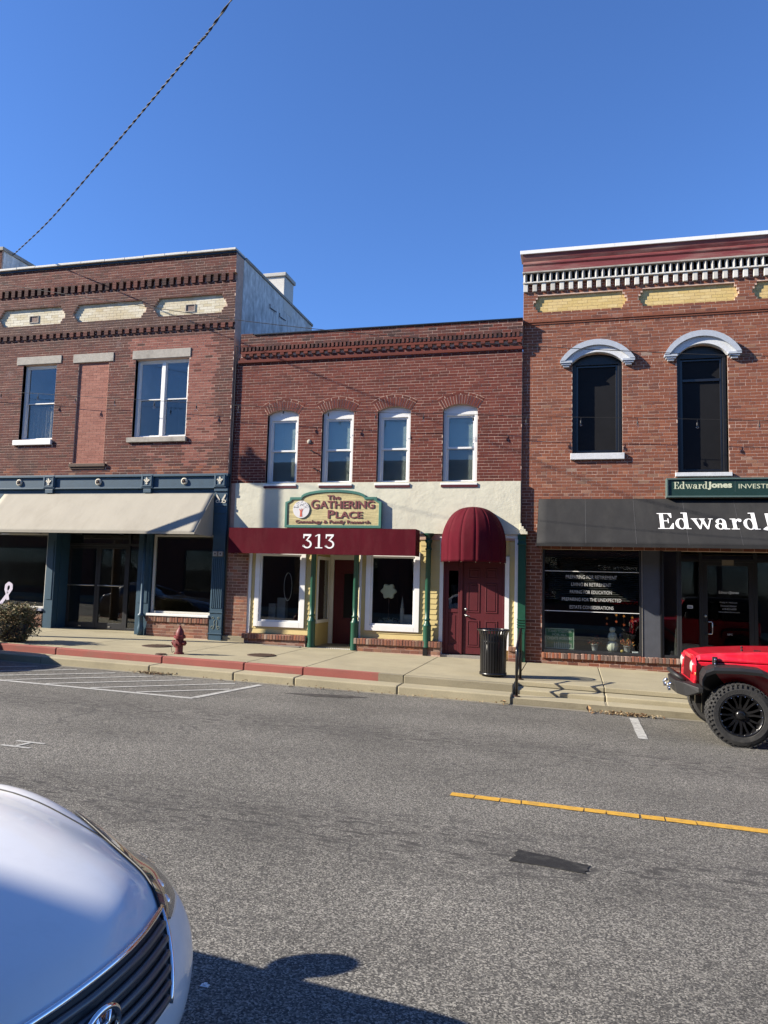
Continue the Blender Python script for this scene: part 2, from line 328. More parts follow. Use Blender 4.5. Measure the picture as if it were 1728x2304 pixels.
OIL = pm('oil_stain', (0.05, 0.047, 0.045), 0.6, 0.3, 12, dirt=(0.13, 0.125, 0.115), dscale=10, damt=0.9)
EARTH = pm('earth', (0.12, 0.11, 0.09), 0.95, 0.2, 0.5)
RED_SIDE_Y, STEP_Y = -3.65, -4.08
ST = -0.27                                               # street below the pavement
def sheet(name, x0, x1, y0, y1, z, mat, n=1):
    b = MB()
    for i in range(n):
        a, c = x0+(x1-x0)*i/n, x0+(x1-x0)*(i+1)/n
        b.add([(a, y0, z+zt(a)), (c, y0, z+zt(c)), (c, y1, z+zt(c)), (a, y1, z+zt(a))], [(0, 1, 2, 3)])
    return b.build(name, mat)
tag(sheet('ground', -900, 900, -900, 900, -0.75, EARTH), kind='structure')
tag(sheet('street', -120, 120, -15.6, STEP_Y-0.001, ST, ASPHALT), kind='structure')
tag(sheet('gutter', -60, 60, STEP_Y-0.13, STEP_Y-0.002, ST+0.005, CONC_D), kind='structure')
# far pavement with its slabs, kerb and steps
JX = [-26, -22, -18.2, -15.4, -12.3, -9.9, -7.55, -5.86, -4.70, -2.85, -0.95, 0.53, 2.4, 4.3, 6.2, 8.2, 12, 18]
pv = MB().box(-60, 60, -3.0, 0.9, -0.5, -0.03, True).build('pavement', CONC_R); tag(pv, kind='structure')
kb = MB().box(-60, -0.97, RED_SIDE_Y+0.02, -3.0, -0.5, -0.04, True).box(-60, 60, STEP_Y+0.02, RED_SIDE_Y+0.02, -0.5, -0.17, True).build('kerb', CONC_R); tag(kb, kind='structure')
for a, c in zip(JX[:-1], JX[1:]):
    front = RED_SIDE_Y+0.15 if c <= -0.9 else -3.17
    if c <= -0.9: MB().box(a+0.006, c-0.006, front, 0.85, -0.12, 0.0, True).build('slab', CONC, pv, bevel=0.006)
    else: MB().box(a+0.006, c-0.006, front, 0.85, -0.085, 0.0, True).build('slab', CONC, pv, bevel=0.012)
    if c <= -0.9:
        cuts = [a, c] if not (a < -3.3 < c) else [a, -3.3, c]
        for p, q in zip(cuts[:-1], cuts[1:]):
            red = q <= -3.29
            g0 = 0.007 if p == a else 0.0; g1 = 0.007 if q == c else 0.0
            k = MB().box(p+g0, q-g1, RED_SIDE_Y, RED_SIDE_Y+0.146, -0.30, -0.002, True).build('kerb_stone', REDKERB if red else CONC_R, kb, bevel=0.018 if g0 and g1 else 0)
            if red: k['label'] = 'red painted kerb length'
        MB().box(a+0.007, c-0.007, STEP_Y, RED_SIDE_Y-0.002, -0.42, -0.130, True).build('step_stone', CONC, kb, bevel=0.02)
    else:
        MB().box(a+0.006, c-0.006, -3.60, -3.172, -0.30, -0.085, True).build('step_stone', CONC, kb, bevel=0.02)
        MB().box(a+0.006, c-0.006, STEP_Y+0.03, -3.602, -0.42, -0.165, True).build('step_stone', CONC, kb, bevel=0.02)
# the near side, behind the camera
tag(MB().box(-60, 60, -19.3, -15.6, -0.7, -0.10, True).build('near_pavement', CONC), kind='structure')
# ------------------------------------------------------------------ painted markings
def marking(name, poly, mat, label, cat, z=0.006, group=None):
    b = MB(); n = len(poly); b.add([(x, y, ST+zt(x)+z) for x, y in poly]+[(x, y, ST+zt(x)+z-0.004) for x, y in poly], [tuple(range(n))]+[((i+1) % n, i, n+i, n+(i+1) % n) for i in range(n)])
    return tag(b.build(name, mat), label, cat, group)
def stripe(p, q, w): 
    d = Vector((q[0]-p[0], q[1]-p[1])); nrm = Vector((-d.y, d.x)).normalized()*w/2
    return [(p[0]-nrm.x, p[1]-nrm.y), (q[0]-nrm.x, q[1]-nrm.y), (q[0]+nrm.x, q[1]+nrm.y), (p[0]+nrm.x, p[1]+nrm.y)]
hatch = root('hatched_no_parking_zone', (-7.5, -5.2, ST+zt(-7.5)), 'white diagonal hatching painted beside the red kerb', 'road marking')
def hatchline(nm, p, q, w=0.10, z=0.006):
    poly = stripe(p, q, w); b = MB(); b.add([(x, y, ST+zt(x)+z) for x, y in poly], [(0, 1, 2, 3)]); return b.build(nm, WPAINT, hatch)
hatchline('border_line', (-12.5, -6.09), (-5.55, -6.09)); hatchline('end_line', (-5.56, -6.03), (-5.22, -4.33), 0.11, 0.007)
for xs in (-11.4, -10.55, -9.75, -8.98, -8.2, -7.38, -6.55):
    xe = xs+1.72; ye = -4.42
    if xe > -5.6:
        t = (-5.47-xs)/(1.72); xe = -5.46-0.0; ye = -6.03+t*1.61*0.99
    hatchline('diagonal_line', (xs, -6.03), (min(xe, -5.42), ye), 0.075, 0.0075)
cl = root('centre_line', (1.5, -9.46, ST+zt(1.5)), 'yellow centre line dash painted on the grey asphalt', 'road marking')
x = -1.08
while x < 3.0:
    w_ = rng.uniform(0.17, 0.34); b = MB(); x2 = min(x+w_, 3.05); j = [rng.uniform(-0.008, 0.008) for _ in range(4)]
    b.add([(x+0.006+j[0], -9.52+j[1], ST+zt(x)+0.006), (x2-0.006+j[2], -9.52+j[3], ST+zt(x2)+0.006), (x2-0.006+j[1], -9.405+j[0], ST+zt(x2)+0.006), (x+0.006+j[3], -9.405+j[2], ST+zt(x)+0.006)], [(0, 1, 2, 3)])
    b.build('paint_segment', YPAINT, cl); x = x2
pl = root('parking_bay_line', (0.9, -5.2, ST+zt(0.9)), 'short white parking line beside the kerb near the red off-roader', 'road marking')
for i in range(4):
    y0, y1 = -4.40-i*0.395, -4.40-(i+1)*0.395+0.012
    b = MB(); b.add([(0.84+rng.uniform(-.006, .006), y1, ST+zt(0.85)+0.006), (0.965, y1, ST+zt(0.96)+0.006), (0.965+rng.uniform(-.006, .006), y0, ST+zt(0.96)+0.006), (0.84, y0, ST+zt(0.85)+0.006)], [(0, 1, 2, 3)]); b.build('paint_segment', WPAINT, pl)
hm = root('parking_corner_mark', (-5.7, -9.5, ST+zt(-5.7)), 'small worn white H shaped mark on the asphalt at left', 'road marking')
for p, q in (((-5.86, -9.62), (-5.50, -9.62)), ((-5.86, -9.40), (-5.50, -9.40)), ((-5.70, -9.62), (-5.66, -9.40))):
    poly = stripe(p, q, 0.045); b = MB(); b.add([(x, y, ST+zt(x)+0.006) for x, y in poly], [(0, 1, 2, 3)]); b.build('paint_bar', WPAINT, hm)
marking('tar_patch', [(-0.43, -10.915), (-0.20, -10.925), (0.0, -10.955), (0.095, -10.965), (0.085, -10.93), (0.115, -10.90), (0.105, -10.86), (0.13, -10.80), (0.0, -10.765), (-0.15, -10.715), (-0.30, -10.69), (-0.39, -10.655), (-0.385, -10.70), (-0.405, -10.75), (-0.39, -10.80), (-0.415, -10.86)], TAR, 'rectangular black tar patch on the asphalt below the yellow line', 'road patch', 0.005)
marking('oil_stain', [(-4.55, -4.92), (-4.1, -4.75), (-3.55, -4.62), (-3.2, -4.66), (-3.5, -4.86), (-4.0, -4.98)], OIL, 'dark oil stain on asphalt in front of the striped kerb', 'stain', 0.005)
# ------------------------------------------------------------------ bricks
UNIT = {}
def unit_brick(mat):
    if mat.name not in UNIT:
        me = bpy.data.meshes.new('brick'); me.from_pydata([(0, 0, 0), (1, 0, 0), (1, 0, 1), (0, 0, 1), (0, 1, 0), (1, 1, 0), (1, 1, 1), (0, 1, 1)], [], [(0, 1, 2, 3), (1, 5, 6, 2), (4, 0, 3, 7), (3, 2, 6, 7), (0, 4, 5, 1)])
        me.materials.append(mat); UNIT[mat.name] = me
    return UNIT[mat.name]
def one_brick(name, parent, b):
    o = bpy.data.objects.new(name, unit_brick(b['m'])); COL.objects.link(o); o.parent = parent
    o.location = Vector((b['x0'], b['y'], b['z0']))-wloc(parent); o.scale = (b['x1']-b['x0'], b['d'], b['z1']-b['z0']); return o
def field(x0, x1, z0, z1, Y, mat, holes=(), shapes=(), ch=0.0685, bl=0.2135, header=0, seed=1, joint=0.0105, depth=0.012, inside=None, pick=None, phase=0.0):
    """courses of bricks; holes are rectangles, shapes give a cut interval at a height, inside keeps only bricks within"""
    g = random.Random(seed); out = []; n = max(1, round((z1-z0)/ch)); ch = (z1-z0)/n
    for i in range(n):
        a0, a1 = z0+i*ch, z0+(i+1)*ch; zm = (a0+a1)/2
        L = bl/2 if header and i % header == header//2 else bl
        x = x0-L*(0.5 if i % 2 else 0.0)-L*g.uniform(0, 0.04)-phase
        ivs = []
        while x < x1:
            l = L*g.uniform(0.97, 1.03); p, q = max(x, x0), min(x+l, x1); x += l
            if q-p > 0.03: ivs.append((p, q, a0, a1))
        for hx0, hx1, hz0, hz1 in holes:
            nv = []
            for p, q, c0, c1 in ivs:
                if q <= hx0 or p >= hx1 or c1 <= hz0+1e-4 or c0 >= hz1-1e-4: nv.append((p, q, c0, c1)); continue
                if p < hx0-0.02: nv.append((p, hx0, c0, c1))
                if q > hx1+0.02: nv.append((hx1, q, c0, c1))
                if c1 > hz1+0.015: nv.append((max(p, hx0), min(q, hx1), hz1, c1))
                elif c0 < hz0-0.015: nv.append((max(p, hx0), min(q, hx1), c0, hz0))
            ivs = nv
        for s in shapes:
            nv = []; iv = s(a0, a1)
            for p, q, c0, c1 in ivs:
                if iv is None or q <= iv[0] or p >= iv[1]: nv.append((p, q, c0, c1)); continue
                if p < iv[0]-0.02: nv.append((p, iv[0], c0, c1))
                if q > iv[1]+0.02: nv.append((iv[1], q, c0, c1))
            ivs = nv
        for p, q, c0, c1 in ivs:
            if inside is not None:
                iv = inside(zm)
                if iv is None: continue
                p, q = max(p, iv[0]), min(q, iv[1])
            if q-p < 0.028 or c1-c0 < 0.014: continue
            m = mat if pick is None else pick((p+q)/2, zm, g)
            j = joint/2
            out.append(dict(x0=p+j*g.uniform(.7, 1.3), x1=q-j*g.uniform(.7, 1.3), z0=c0+j*g.uniform(.7, 1.2), z1=c1-j*g.uniform(.7, 1.2), y=Y+g.uniform(-0.0012, 0.0012), d=depth, m=m, r=g.random()))
    return out
def size_on_view(b):
    c = Vector(((b['x0']+b['x1'])/2, b['y'], (b['z0']+b['z1'])/2)); return (b['x1']-b['x0'])*(b['z1']-b['z0'])/((c-CAM).length_squared)
def in_view(b): 
    c = Vector(((b['x0']+b['x1'])/2, b['y'], (b['z0']+b['z1'])/2))-CAM; d = c.dot(_f2)
    return abs(c.dot(_r3)/d) < 864/1660 and not b.get('hid')
def lay(bricks, parent, limit=300):
    bricks.sort(key=lambda b: -(size_on_view(b) if in_view(b) else 0))
    for b in bricks[:limit]: one_brick('brick', parent, b)
    rest = bricks[limit:]
    if rest:
        mats = list({b['m'].name: b['m'] for b in rest}.values()); idx = {m.name: i for i, m in enumerate(mats)}; mb = MB()
        for b in rest:
            x0, x1, z0, z1, y, y2 = b['x0'], b['x1'], b['z0'], b['z1'], b['y'], b['y']+b['d']
            mb.add([(x0, y, z0), (x1, y, z0), (x1, y, z1), (x0, y, z1), (x0, y2, z0), (x1, y2, z0), (x1, y2, z1), (x0, y2, z1)], [(0, 1, 2, 3), (1, 5, 6, 2), (4, 0, 3, 7), (3, 2, 6, 7), (0, 4, 5, 1)], b['r'], idx[b['m'].name])
        tag(mb.build('brickwork', mats, parent), kind='stuff')
def backing(mb, x0, x1, z0, z1, y0, y1, holes):
    xs = sorted({x0, x1, *[min(max(h[0], x0), x1) for h in holes], *[min(max(h[1], x0), x1) for h in holes]}); zs = sorted({z0, z1, *[min(max(h[2], z0), z1) for h in holes], *[min(max(h[3], z0), z1) for h in holes]})
    for a, c in zip(xs[:-1], xs[1:]):
        for e, f in zip(zs[:-1], zs[1:]):
            xm, zm = (a+c)/2, (e+f)/2
            if not any(h[0] < xm < h[1] and h[2] < zm < h[3] for h in holes): mb.box(a, c, y0, y1, e, f)
    return mb
def arc_pts(cx, zs, hw, rise, n=14):                     # segmental arch, left to right
    Rr = (hw*hw+rise*rise)/(2*rise); zc = zs+rise-Rr; a = math.asin(hw/Rr)
    return [(cx+Rr*math.sin(-a+2*a*i/n), zc+Rr*math.cos(-a+2*a*i/n)) for i in range(n+1)]
def room(parent, x0, x1, y0, y1, z0, z1, mat):
    b = MB(); V = [(x, y, z) for z in (z0, z1) for y in (y0, y1) for x in (x0, x1)]
    b.add(V, [(0, 1, 3, 2), (4, 6, 7, 5), (2, 3, 7, 6), (0, 2, 6, 4), (1, 5, 7, 3)]); return b.build('interior', mat, parent)
def frame(mb, x0, x1, y0, y1, z0, z1, w, wb=None, wt=None, mi=0):
    wb = w if wb is None else wb; wt = w if wt is None else wt
    mb.box(x0, x0+w, y0, y1, z0, z1, mi=mi); mb.box(x1-w, x1, y0, y1, z0, z1, mi=mi)
    if wb: mb.box(x0+w, x1-w, y0, y1, z0, z0+wb, mi=mi)
    if wt: mb.box(x0+w, x1-w, y0, y1, z1-wt, z1, mi=mi)
    return mb
def pane(parent, x0, x1, y, z0, z1, mat=None, name='pane'):
    b = MB(); b.box(x0, x1, y, y+0.006, z0, z1); return b.build(name, mat or GLASS, parent)
def font_mesh(body, bold=0.0, extrude=0.0):
    cu = bpy.data.curves.new('lettering', 'FONT'); cu.body = body; cu.size = 1; cu.offset = bold; cu.extrude = extrude; cu.resolution_u = 3
    o = bpy.data.objects.new('lettering', cu); COL.objects.link(o); bpy.context.view_layer.update()
    me = bpy.data.meshes.new_from_object(o.evaluated_get(bpy.context.evaluated_depsgraph_get())); bpy.data.objects.remove(o); bpy.data.curves.remove(cu); return me
def text(body, x0, x1, z0, z1, y, mat, parent, bold=0.0, name='lettering', thick=0.004, shear=None, split=False):
    """letters fitted to a rectangle on a plane facing the street; shear(z) gives y on a sloping face"""
    me = font_mesh(body, bold, 0.5); xs = [v.co.x for v in me.vertices]; ys = [v.co.y for v in me.vertices]; ax, bx, ay, by = min(xs), max(xs), min(ys), max(ys)
    for v in me.vertices:
        X = x0+(v.co.x-ax)/(bx-ax)*(x1-x0); Z = z0+(v.co.y-ay)/(by-ay)*(z1-z0); yy = y if shear is None else shear(Z)
        v.co = Vector((X, yy-(thick if v.co.z > 0 else 0), Z))-wloc(parent)
    if split:                                            # one object for each letter
        bm = bmesh.new(); bm.from_mesh(me); todo = set(bm.verts); isl = []
        while todo:
            st_ = [todo.pop()]; comp = set(st_)
            while st_:
                for e in st_.pop().link_edges:
                    for w_ in e.verts:
                        if w_ in todo: todo.discard(w_); comp.add(w_); st_.append(w_)
            isl.append(comp)
        isl = [(min(v.co.x for v in c), max(v.co.x for v in c), c) for c in isl]; isl.sort(key=lambda q: q[0]); grp = []
        for a, b_, c in isl:
            if grp and a < grp[-1][1]-0.3*(b_-a): grp[-1][2].update(c); grp[-1][1] = max(grp[-1][1], b_)
            else: grp.append([a, b_, set(c)])
        for a, b_, c in grp:
            vl = list(c); ix = {v: i for i, v in enumerate(vl)}; mb = MB(); mb.add([v.co for v in vl], [[ix[v] for v in f.verts] for f in bm.faces if f.verts[0] in c]); o = mb.build('letter', mat, parent, local=True)
        bm.free(); return o
    me.materials.clear(); me.materials.append(mat); o = bpy.data.objects.new(name, me); COL.objects.link(o); o.parent = parent; return o
def ell(cx, cz, rx, rz, n=26): return [(cx+rx*math.cos(2*math.pi*i/n), cz+rz*math.sin(2*math.pi*i/n)) for i in range(n)]
def arcband(cx, cz, rx, rz, ix, iz, a0, a1, n=12):
    o = [(cx+rx*math.cos(a0+(a1-a0)*i/n), cz+rz*math.sin(a0+(a1-a0)*i/n)) for i in range(n+1)]; i_ = [(cx+ix*math.cos(a0+(a1-a0)*i/n), cz+iz*math.sin(a0+(a1-a0)*i/n)) for i in range(n+1)]
    return [[o[k], o[k+1], i_[k+1], i_[k]] for k in range(n)]
def rc(a, b, c, d): return [(a, b), (c, b), (c, d), (a, d)]
PI = math.pi
GL = {
 'E': (0.86, [rc(.12, .0, .32, 1), rc(0, .955, .12, 1), rc(0, 0, .12, .045), [(.32, 1), (.32, .955), (.56, .955), (.70, .70), (.75, .70), (.75, 1)], [(.32, 0), (.80, 0), (.83, .36), (.78, .36), (.58, .045), (.32, .045)], rc(.32, .48, .53, .53), rc(.53, .36, .58, .66)]),
 'd': (0.80, [q for q in arcband(.31, .33, .31, .345, .135, .30, 0, 2*PI, 24)]+[rc(.46, .03, .65, 1.04), rc(.33, .99, .46, 1.04), rc(.50, 0, .78, .045)]),
 'w': (1.08, [[(.03, .62), (.22, .62), (.42, 0), (.335, 0)], [(.335, 0), (.42, 0), (.56, .50), (.53, .56)], [(.42, .62), (.61, .62), (.80, 0), (.715, 0)], [(.715, 0), (.80, 0), (.985, .62), (.93, .62)], rc(-.03, .62, .30, .665), rc(.37, .62, .68, .665), rc(.84, .62, 1.08, .665)]),
 'a': (0.74, [q for q in arcband(.26, .185, .25, .20, .10, .15, 0, 2*PI, 20)]+[rc(.40, .05, .575, .46), rc(.44, 0, .72, .05)]+arcband(.32, .45, .255, .225, .09, .17, 0, PI*.93, 12)+[ell(.145, .47, .085, .085, 14)]),
 'r': (0.58, [rc(.10, .045, .285, .62), rc(0, .62, .285, .665), rc(0, 0, .40, .045)]+arcband(.45, .40, .20, .27, .13, .20, PI*.35, PI*.95, 8)+[ell(.475, .56, .095, .1, 14)]),
 'J': (0.56, [rc(.24, .18, .50, 1)]+arcband(.20, .19, .30, .24, .04, .02, PI*1.25, 2*PI, 10)),
 'o': (0.66, arcband(.31, .33, .32, .35, .09, .20, 0, 2*PI, 22)), 'n': (0.68, [rc(.04, 0, .27, .66)]+arcband(.38, .40, .26, .27, .04, .10, 0, PI, 12)+[rc(.41, 0, .64, .40)]),
 'e': (0.66, arcband(.31, .33, .32, .35, .09, .20, PI*.02, PI*1.78, 20)+[rc(.10, .28, .60, .385)]), 's': (0.56, arcband(.26, .48, .25, .20, .07, .06, PI*.12, PI*1.5, 12)+arcband(.26, .18, .25, .20, .07, .06, -PI*.5, PI*.88, 12)[::-1]),
 '3': (0.72, arcband(.33, .28, .32, .30, .20, .20, -PI*.92, PI*.5, 18)+[[(.05, .86), (.60, .86), (.60, 1.0), (.05, 1.0)], [(.05, .70), (.12, .70), (.14, .90), (.05, .98)], [(.46, .88), (.60, .88), (.33, .54), (.22, .54)], ell(.08, .16, .075, .075, 14)]),
 '1': (0.60, [rc(.24, .06, .38, 1), rc(.06, 0, .56, .07), [(.04, .88), (.24, 1), (.24, .92), (.06, .82)]]),
}
def glyphs(s, x0, z0, h, sx, y, mat, parent, name='lettering', shear=None, thick=0.004, lean=0.0, track=0.06):
    x = x0; k = 0; o = None
    for ch_ in s:
        b = MB(); w_, polys = GL[ch_]
        for p in polys:
            k += 1; t = thick+0.00025*(k % 7); q = [(x+(a+lean*c)*h*sx, z0+c*h) for a, c in p]
            ar = sum(q[i][0]*q[(i+1) % len(q)][1]-q[(i+1) % len(q)][0]*q[i][1] for i in range(len(q)))
            if ar < 0: q = q[::-1]
            n = len(q); Y = [(y if shear is None else shear(c)) for a, c in q]
            b.add([(a, Y[i]-t, c) for i, (a, c) in enumerate(q)]+[(a, Y[i], c) for i, (a, c) in enumerate(q)], [tuple(range(n))]+[((i+1) % n, i, n+i, n+(i+1) % n) for i in range(n)])
        x += (w_+track)*h*sx; o = b.build('letter', mat, parent)
    return o, x
# ================================================================== left building (blue shopfront)
Y1 = -0.09
b1 = root('brick_building', (-11.65, Y1, zt(-11.65)), 'brown brick shop building with blue shopfront and cream recessed frieze panels', 'building')
def hexshape(xa, xb, z0, z1, ins=0.17, steps=4):          # stepped ends of a recessed frieze panel
    def s(z):
        if z <= z0 or z >= z1: return None
        k = abs((z-(z0+z1)/2)/((z1-z0)/2)); k = math.ceil(k*steps)/steps; d = ins*k
        return (xa+d-ins*0.25, xb-d+ins*0.25)
    return s
PAN1 = [(-15.12, -13.04), (-12.79, -10.63), (-10.41, -8.37)]; PZ = (8.145, 8.645)
hole1 = [(-14.26, -13.22, 5.07, 7.09), (-12.545, -11.645, 4.41, 7.07), (-10.86, -9.345, 5.06, 7.07)]
low = hole1
shapes = [hexshape(a, c, *PZ) for a, c in PAN1]
def cut(s): return lambda a0, a1: s((a0+a1)/2)
def pick1(x, z, g):
    if -11.05 < x < -8.62+0.08*g.uniform(-1, 1) and 4.30 < z < 7.62:                 # rose wash round the wide window
        if x > -9.30 and z < 5.2 and g.random() < .25: return B_OLD
        if x < -10.9 and z < 6.9: return B_OLD
        return B_PINK if (x > -9.35 or z > 7.05) and g.random() < .93 else (B_OLD if z < 5.0 and g.random() < .7 else B_PINK if g.random() < .35 else B_OLD)
    if z < 4.33 and g.random() < .35: return B_ORANGE
    return B_OLD
lint1 = [(-14.465, -13.08, 7.10, 7.31), (-12.715, -11.51, 7.075, 7.305), (-10.955, -9.305, 7.085, 7.31)]
sill1 = [(-14.39, -13.21, 4.915, 5.05), (-12.62, -11.55, 4.26, 4.395), (-10.97, -9.305, 4.92, 5.045)]
bricks = field(-15.2, -8.13, 4.10, 7.77, Y1, B_OLD, low+lint1+sill1, seed=11, pick=pick1)
bricks += field(-15.2, -8.13, 7.90, 8.965, Y1-0.045, B_OLD, shapes=[cut(s) for s in shapes], seed=12)
bricks += field(-15.2, -8.13, 9.155, 9.645, Y1-0.085, B_OLD, seed=13)
bricks += field(-15.2, -8.13, 7.77, 7.90, Y1+0.0, B_DARK, seed=14)
for (a, c), s in zip(PAN1, shapes): bricks += field(a, c, PZ[0], PZ[1], Y1+0.02, B_CREAM, inside=s, seed=int(-a*10), holes=[(-9.53, -9.255, 8.25, 8.45), (-14.19, -13.9, 8.25, 8.45)], joint=0.006)
bricks += field(-12.545, -11.645, 4.41, 7.07, Y1+0.035, B_INFILL, seed=19, joint=0.006)
base1 = field(-10.13, -8.47, 0.10, 0.455, -0.10, B_BASE, seed=21, ch=0.072)+field(-15.1, -13.19, 0.14, 0.50, -0.06, B_BASE, seed=22, ch=0.072)
lay(bricks+base1, b1)
w1 = MB(); backing(w1, -15.2, -8.13, 4.10, 7.77, Y1+0.003, 0.25, hole1); w1.box(-15.2, -8.13, Y1+0.003, 0.25, 7.77, 7.90)
w1.box(-15.2, -8.13, Y1-0.082, 0.25, 9.155, 9.65); w1.box(-15.2, -8.13, Y1+0.023, 0.25, 7.90, 9.155)
w1.box(-12.545, -11.645, Y1+0.038, 0.25, 4.41, 7.07)
MB().box(-10.13, -8.47, -0.097, 0.3, -0.2, 0.455).build('plinth', MORTAR, b1); MB().box(-15.1, -13.19, -0.057, 0.3, -0.2, 0.50).build('plinth', MORTAR, b1)
w1.build('wall', MORTAR, b1)
# frieze face between the panels: mortar ground with the panel shapes left open
fz = MB(); NZ = 48
for i in range(NZ):
    z0, z1 = 7.90+(8.965-7.90)*i/NZ, 7.90+(8.965-7.90)*(i+1)/NZ; xs = [-15.2]
    for s in shapes:
        iv = s((z0+z1)/2)
        if iv: xs += [iv[0], iv[1]]
    xs.append(-8.13)
    for a, c in zip(xs[0::2], xs[1::2]): fz.box(a, c, Y1-0.042, Y1+0.0225, z0, z1)
fz.build('frieze', MORTAR, b1)
dent = MB(); 
def dentils(x0, x1, pitch, w, ya, yb, z0, z1, mat, parent, name='dentil', courses=1):
    me = None; x = x0
    while x+w < x1:
        if me is None:
            d = MB()
            for k in range(courses): h = (z1-z0)/courses; d.box(0, w, 0, yb-ya, k*h+0.003, (k+1)*h-0.003)
            o = d.build(name, mat, parent, local=True); me = o.data
        else:
            o = bpy.data.objects.new(name, me); COL.objects.link(o); o.parent = parent
        o.location = Vector((x+rng.uniform(-.004, .004), ya, z0))-wloc(parent); x += pitch
dentils(-15.16, -8.13, 0.2075, 0.112, Y1-0.085, Y1+0.03, 8.965, 9.155, B_DARK, b1, courses=3)
dentils(-15.14, -8.13, 0.2075, 0.115, Y1-0.045, Y1+0.01, 7.775, 7.90, B_DARK, b1, courses=2)
cp = MB()
x = -15.25
while x < -8.14:
    l = rng.uniform(0.55, 0.75); x2 = min(x+l, -8.09); cp.box(x+0.003, x2-0.003, Y1-0.17, 0.30, 9.705+rng.uniform(-.004, .004), 9.765+rng.uniform(-.008, .006)); x = x2
cp.build('coping', B_WHITE, b1, bevel=0.01)
MB().box(-15.2, -8.12, Y1-0.12, 0.28, 9.65, 9.704).build('coping_shade_strip', BLACK, b1)  # black strip stands in for the shadow line under the coping
for (a, c, e, f) in lint1: MB().box(a, c, Y1-0.018, 0.2, e, f).build('lintel', STONE, b1, bevel=0.006)
MB().box(-12.62, -11.55, Y1-0.06, 0.1, 4.315, 4.395).box(-12.60, -11.58, Y1-0.03, 0.1, 4.26, 4.315).build('ledge', IRON, b1, bevel=0.006)
for a, c in ((-9.53, -9.255), (-14.19, -13.9)):
    v_ = frame(MB(), a, c, Y1+0.0, Y1+0.05, 8.25, 8.45, 0.02).build('vent', STONE, b1)
    lo = MB(); lo.box(a+0.02, c-0.02, Y1+0.045, Y1+0.05, 8.27, 8.43)
    for k in range(7): lo.box(a+0.02+k*0.034, a+0.034+k*0.034, Y1+0.02, Y1+0.03, 8.27, 8.43)
    lo.build('grille', IRON, v_)
def sash_window(parent, x0, x1, z0, z1, y, double=False, curtain=None, label=None):
    w = frame(MB(), x0, x1, y, y+0.09, z0, z1, 0.075, 0.05, 0.07)
    if double: xm = (x0+x1)/2; w.box(xm-0.05, xm+0.05, y-0.004, y+0.09, z0+0.05, z1-0.07)
    w = w.build('window', WHITE, parent, bevel=0.006)
    if label: w['label'] = label
    zm = z0+(z1-z0)*0.485
    for a, c in ([(x0+0.075, x1-0.075)] if not double else [(x0+0.075, xm-0.05), (xm+0.05, x1-0.075)]):
        frame(MB(), a, c, y+0.03, y+0.06, zm, z1-0.07, 0.028).build('sash', WHITE, w, bevel=0.003); pane(w, a+0.02, c-0.02, y+0.045, zm+0.02, z1-0.085)
        frame(MB(), a, c, y+0.055, y+0.085, z0+0.05, zm+0.035, 0.03).build('sash', WHITE, w, bevel=0.003); pane(w, a+0.02, c-0.02, y+0.07, z0+0.07, zm+0.02, SCREEN)
    if curtain:
        cu = MB(); n = 60; X0, X1, Z0, Z1 = curtain
        cu.grid(lambda u, v: (X0+(X1-X0)*u, y+0.16+0.02*math.sin(u*38)+0.008*math.sin(u*91), Z0+(Z1-Z0)*v), n, 1, flip=False); cu.build('curtain', pm('lace_curtain', (0.42, 0.41, 0.35), 0.9, 0.35, 26), w, smooth=True)
    room(w, x0-0.3, x1+0.3, y+0.095, y+2.6, z0-0.4, z1+0.3, INTW)
    return w
sash_window(b1, -14.26, -13.22, 5.05, 7.10, Y1+0.11, curtain=(-14.15, -13.3, 5.1, 6.0)); sash_window(b1, -10.86, -9.345, 5.045, 7.085, Y1+0.11, True)
for (a, c, e, f), m in zip((sill1[0], sill1[2]), (WHITE, STONE)): MB().box(a, c, Y1-0.06, 0.03, e, f).build('sill', m, b1, bevel=0.008)
for a, c, e, f in (hole1[0], hole1[2]): MB().box(a-0.012, a, Y1+0.012, 0.24, e, f).box(c, c+0.012, Y1+0.012, 0.24, e, f).build('jamb', B_OLD, b1)
# white side wall with chimney, roof
sw = MB(); sw.box(-8.42, -8.125, 0.255, 5.3, 7.65, 9.66).box(-8.42, -8.125, 5.3, 16, 7.2, 9.40).build('side_wall', WHITEWASH, b1)
MB().box(-8.45, -8.09, 0.31, 5.33, 9.66, 9.74).box(-8.45, -8.09, 5.33, 16, 9.40, 9.47).build('side_coping', STONE, b1, bevel=0.01)
MB().box(-8.42, -8.127, 0.255, 16, -0.3, 7.65).build('party_wall', B_DARK, b1)
ch = MB().box(-8.74, -8.12, 2.92, 3.62, 9.3, 10.34).build('chimney', B_WHITE, b1, bevel=0.015); MB().box(-8.79, -8.07, 2.87, 3.67, 10.34, 10.45).build('cap', B_WHITE, ch, bevel=0.015)
MB().box(-15.2, -8.42, 0.25, 16, 8.7, 8.8).box(-15.2, -15.0, 0.25, 16, -.3, 8.7).box(-15.2, -8.42, 15.9, 16, -.3, 8.7).build('roof', ROOFING, b1)
for y_ in (1.9, 2.6): MB().tube([(-8.10, y_, 9.12), (-8.10, y_+0.02, 9.02), (-8.09, y_+0.45, 9.05)], 0.012, 6).build('wall_tie', IRON, b1)
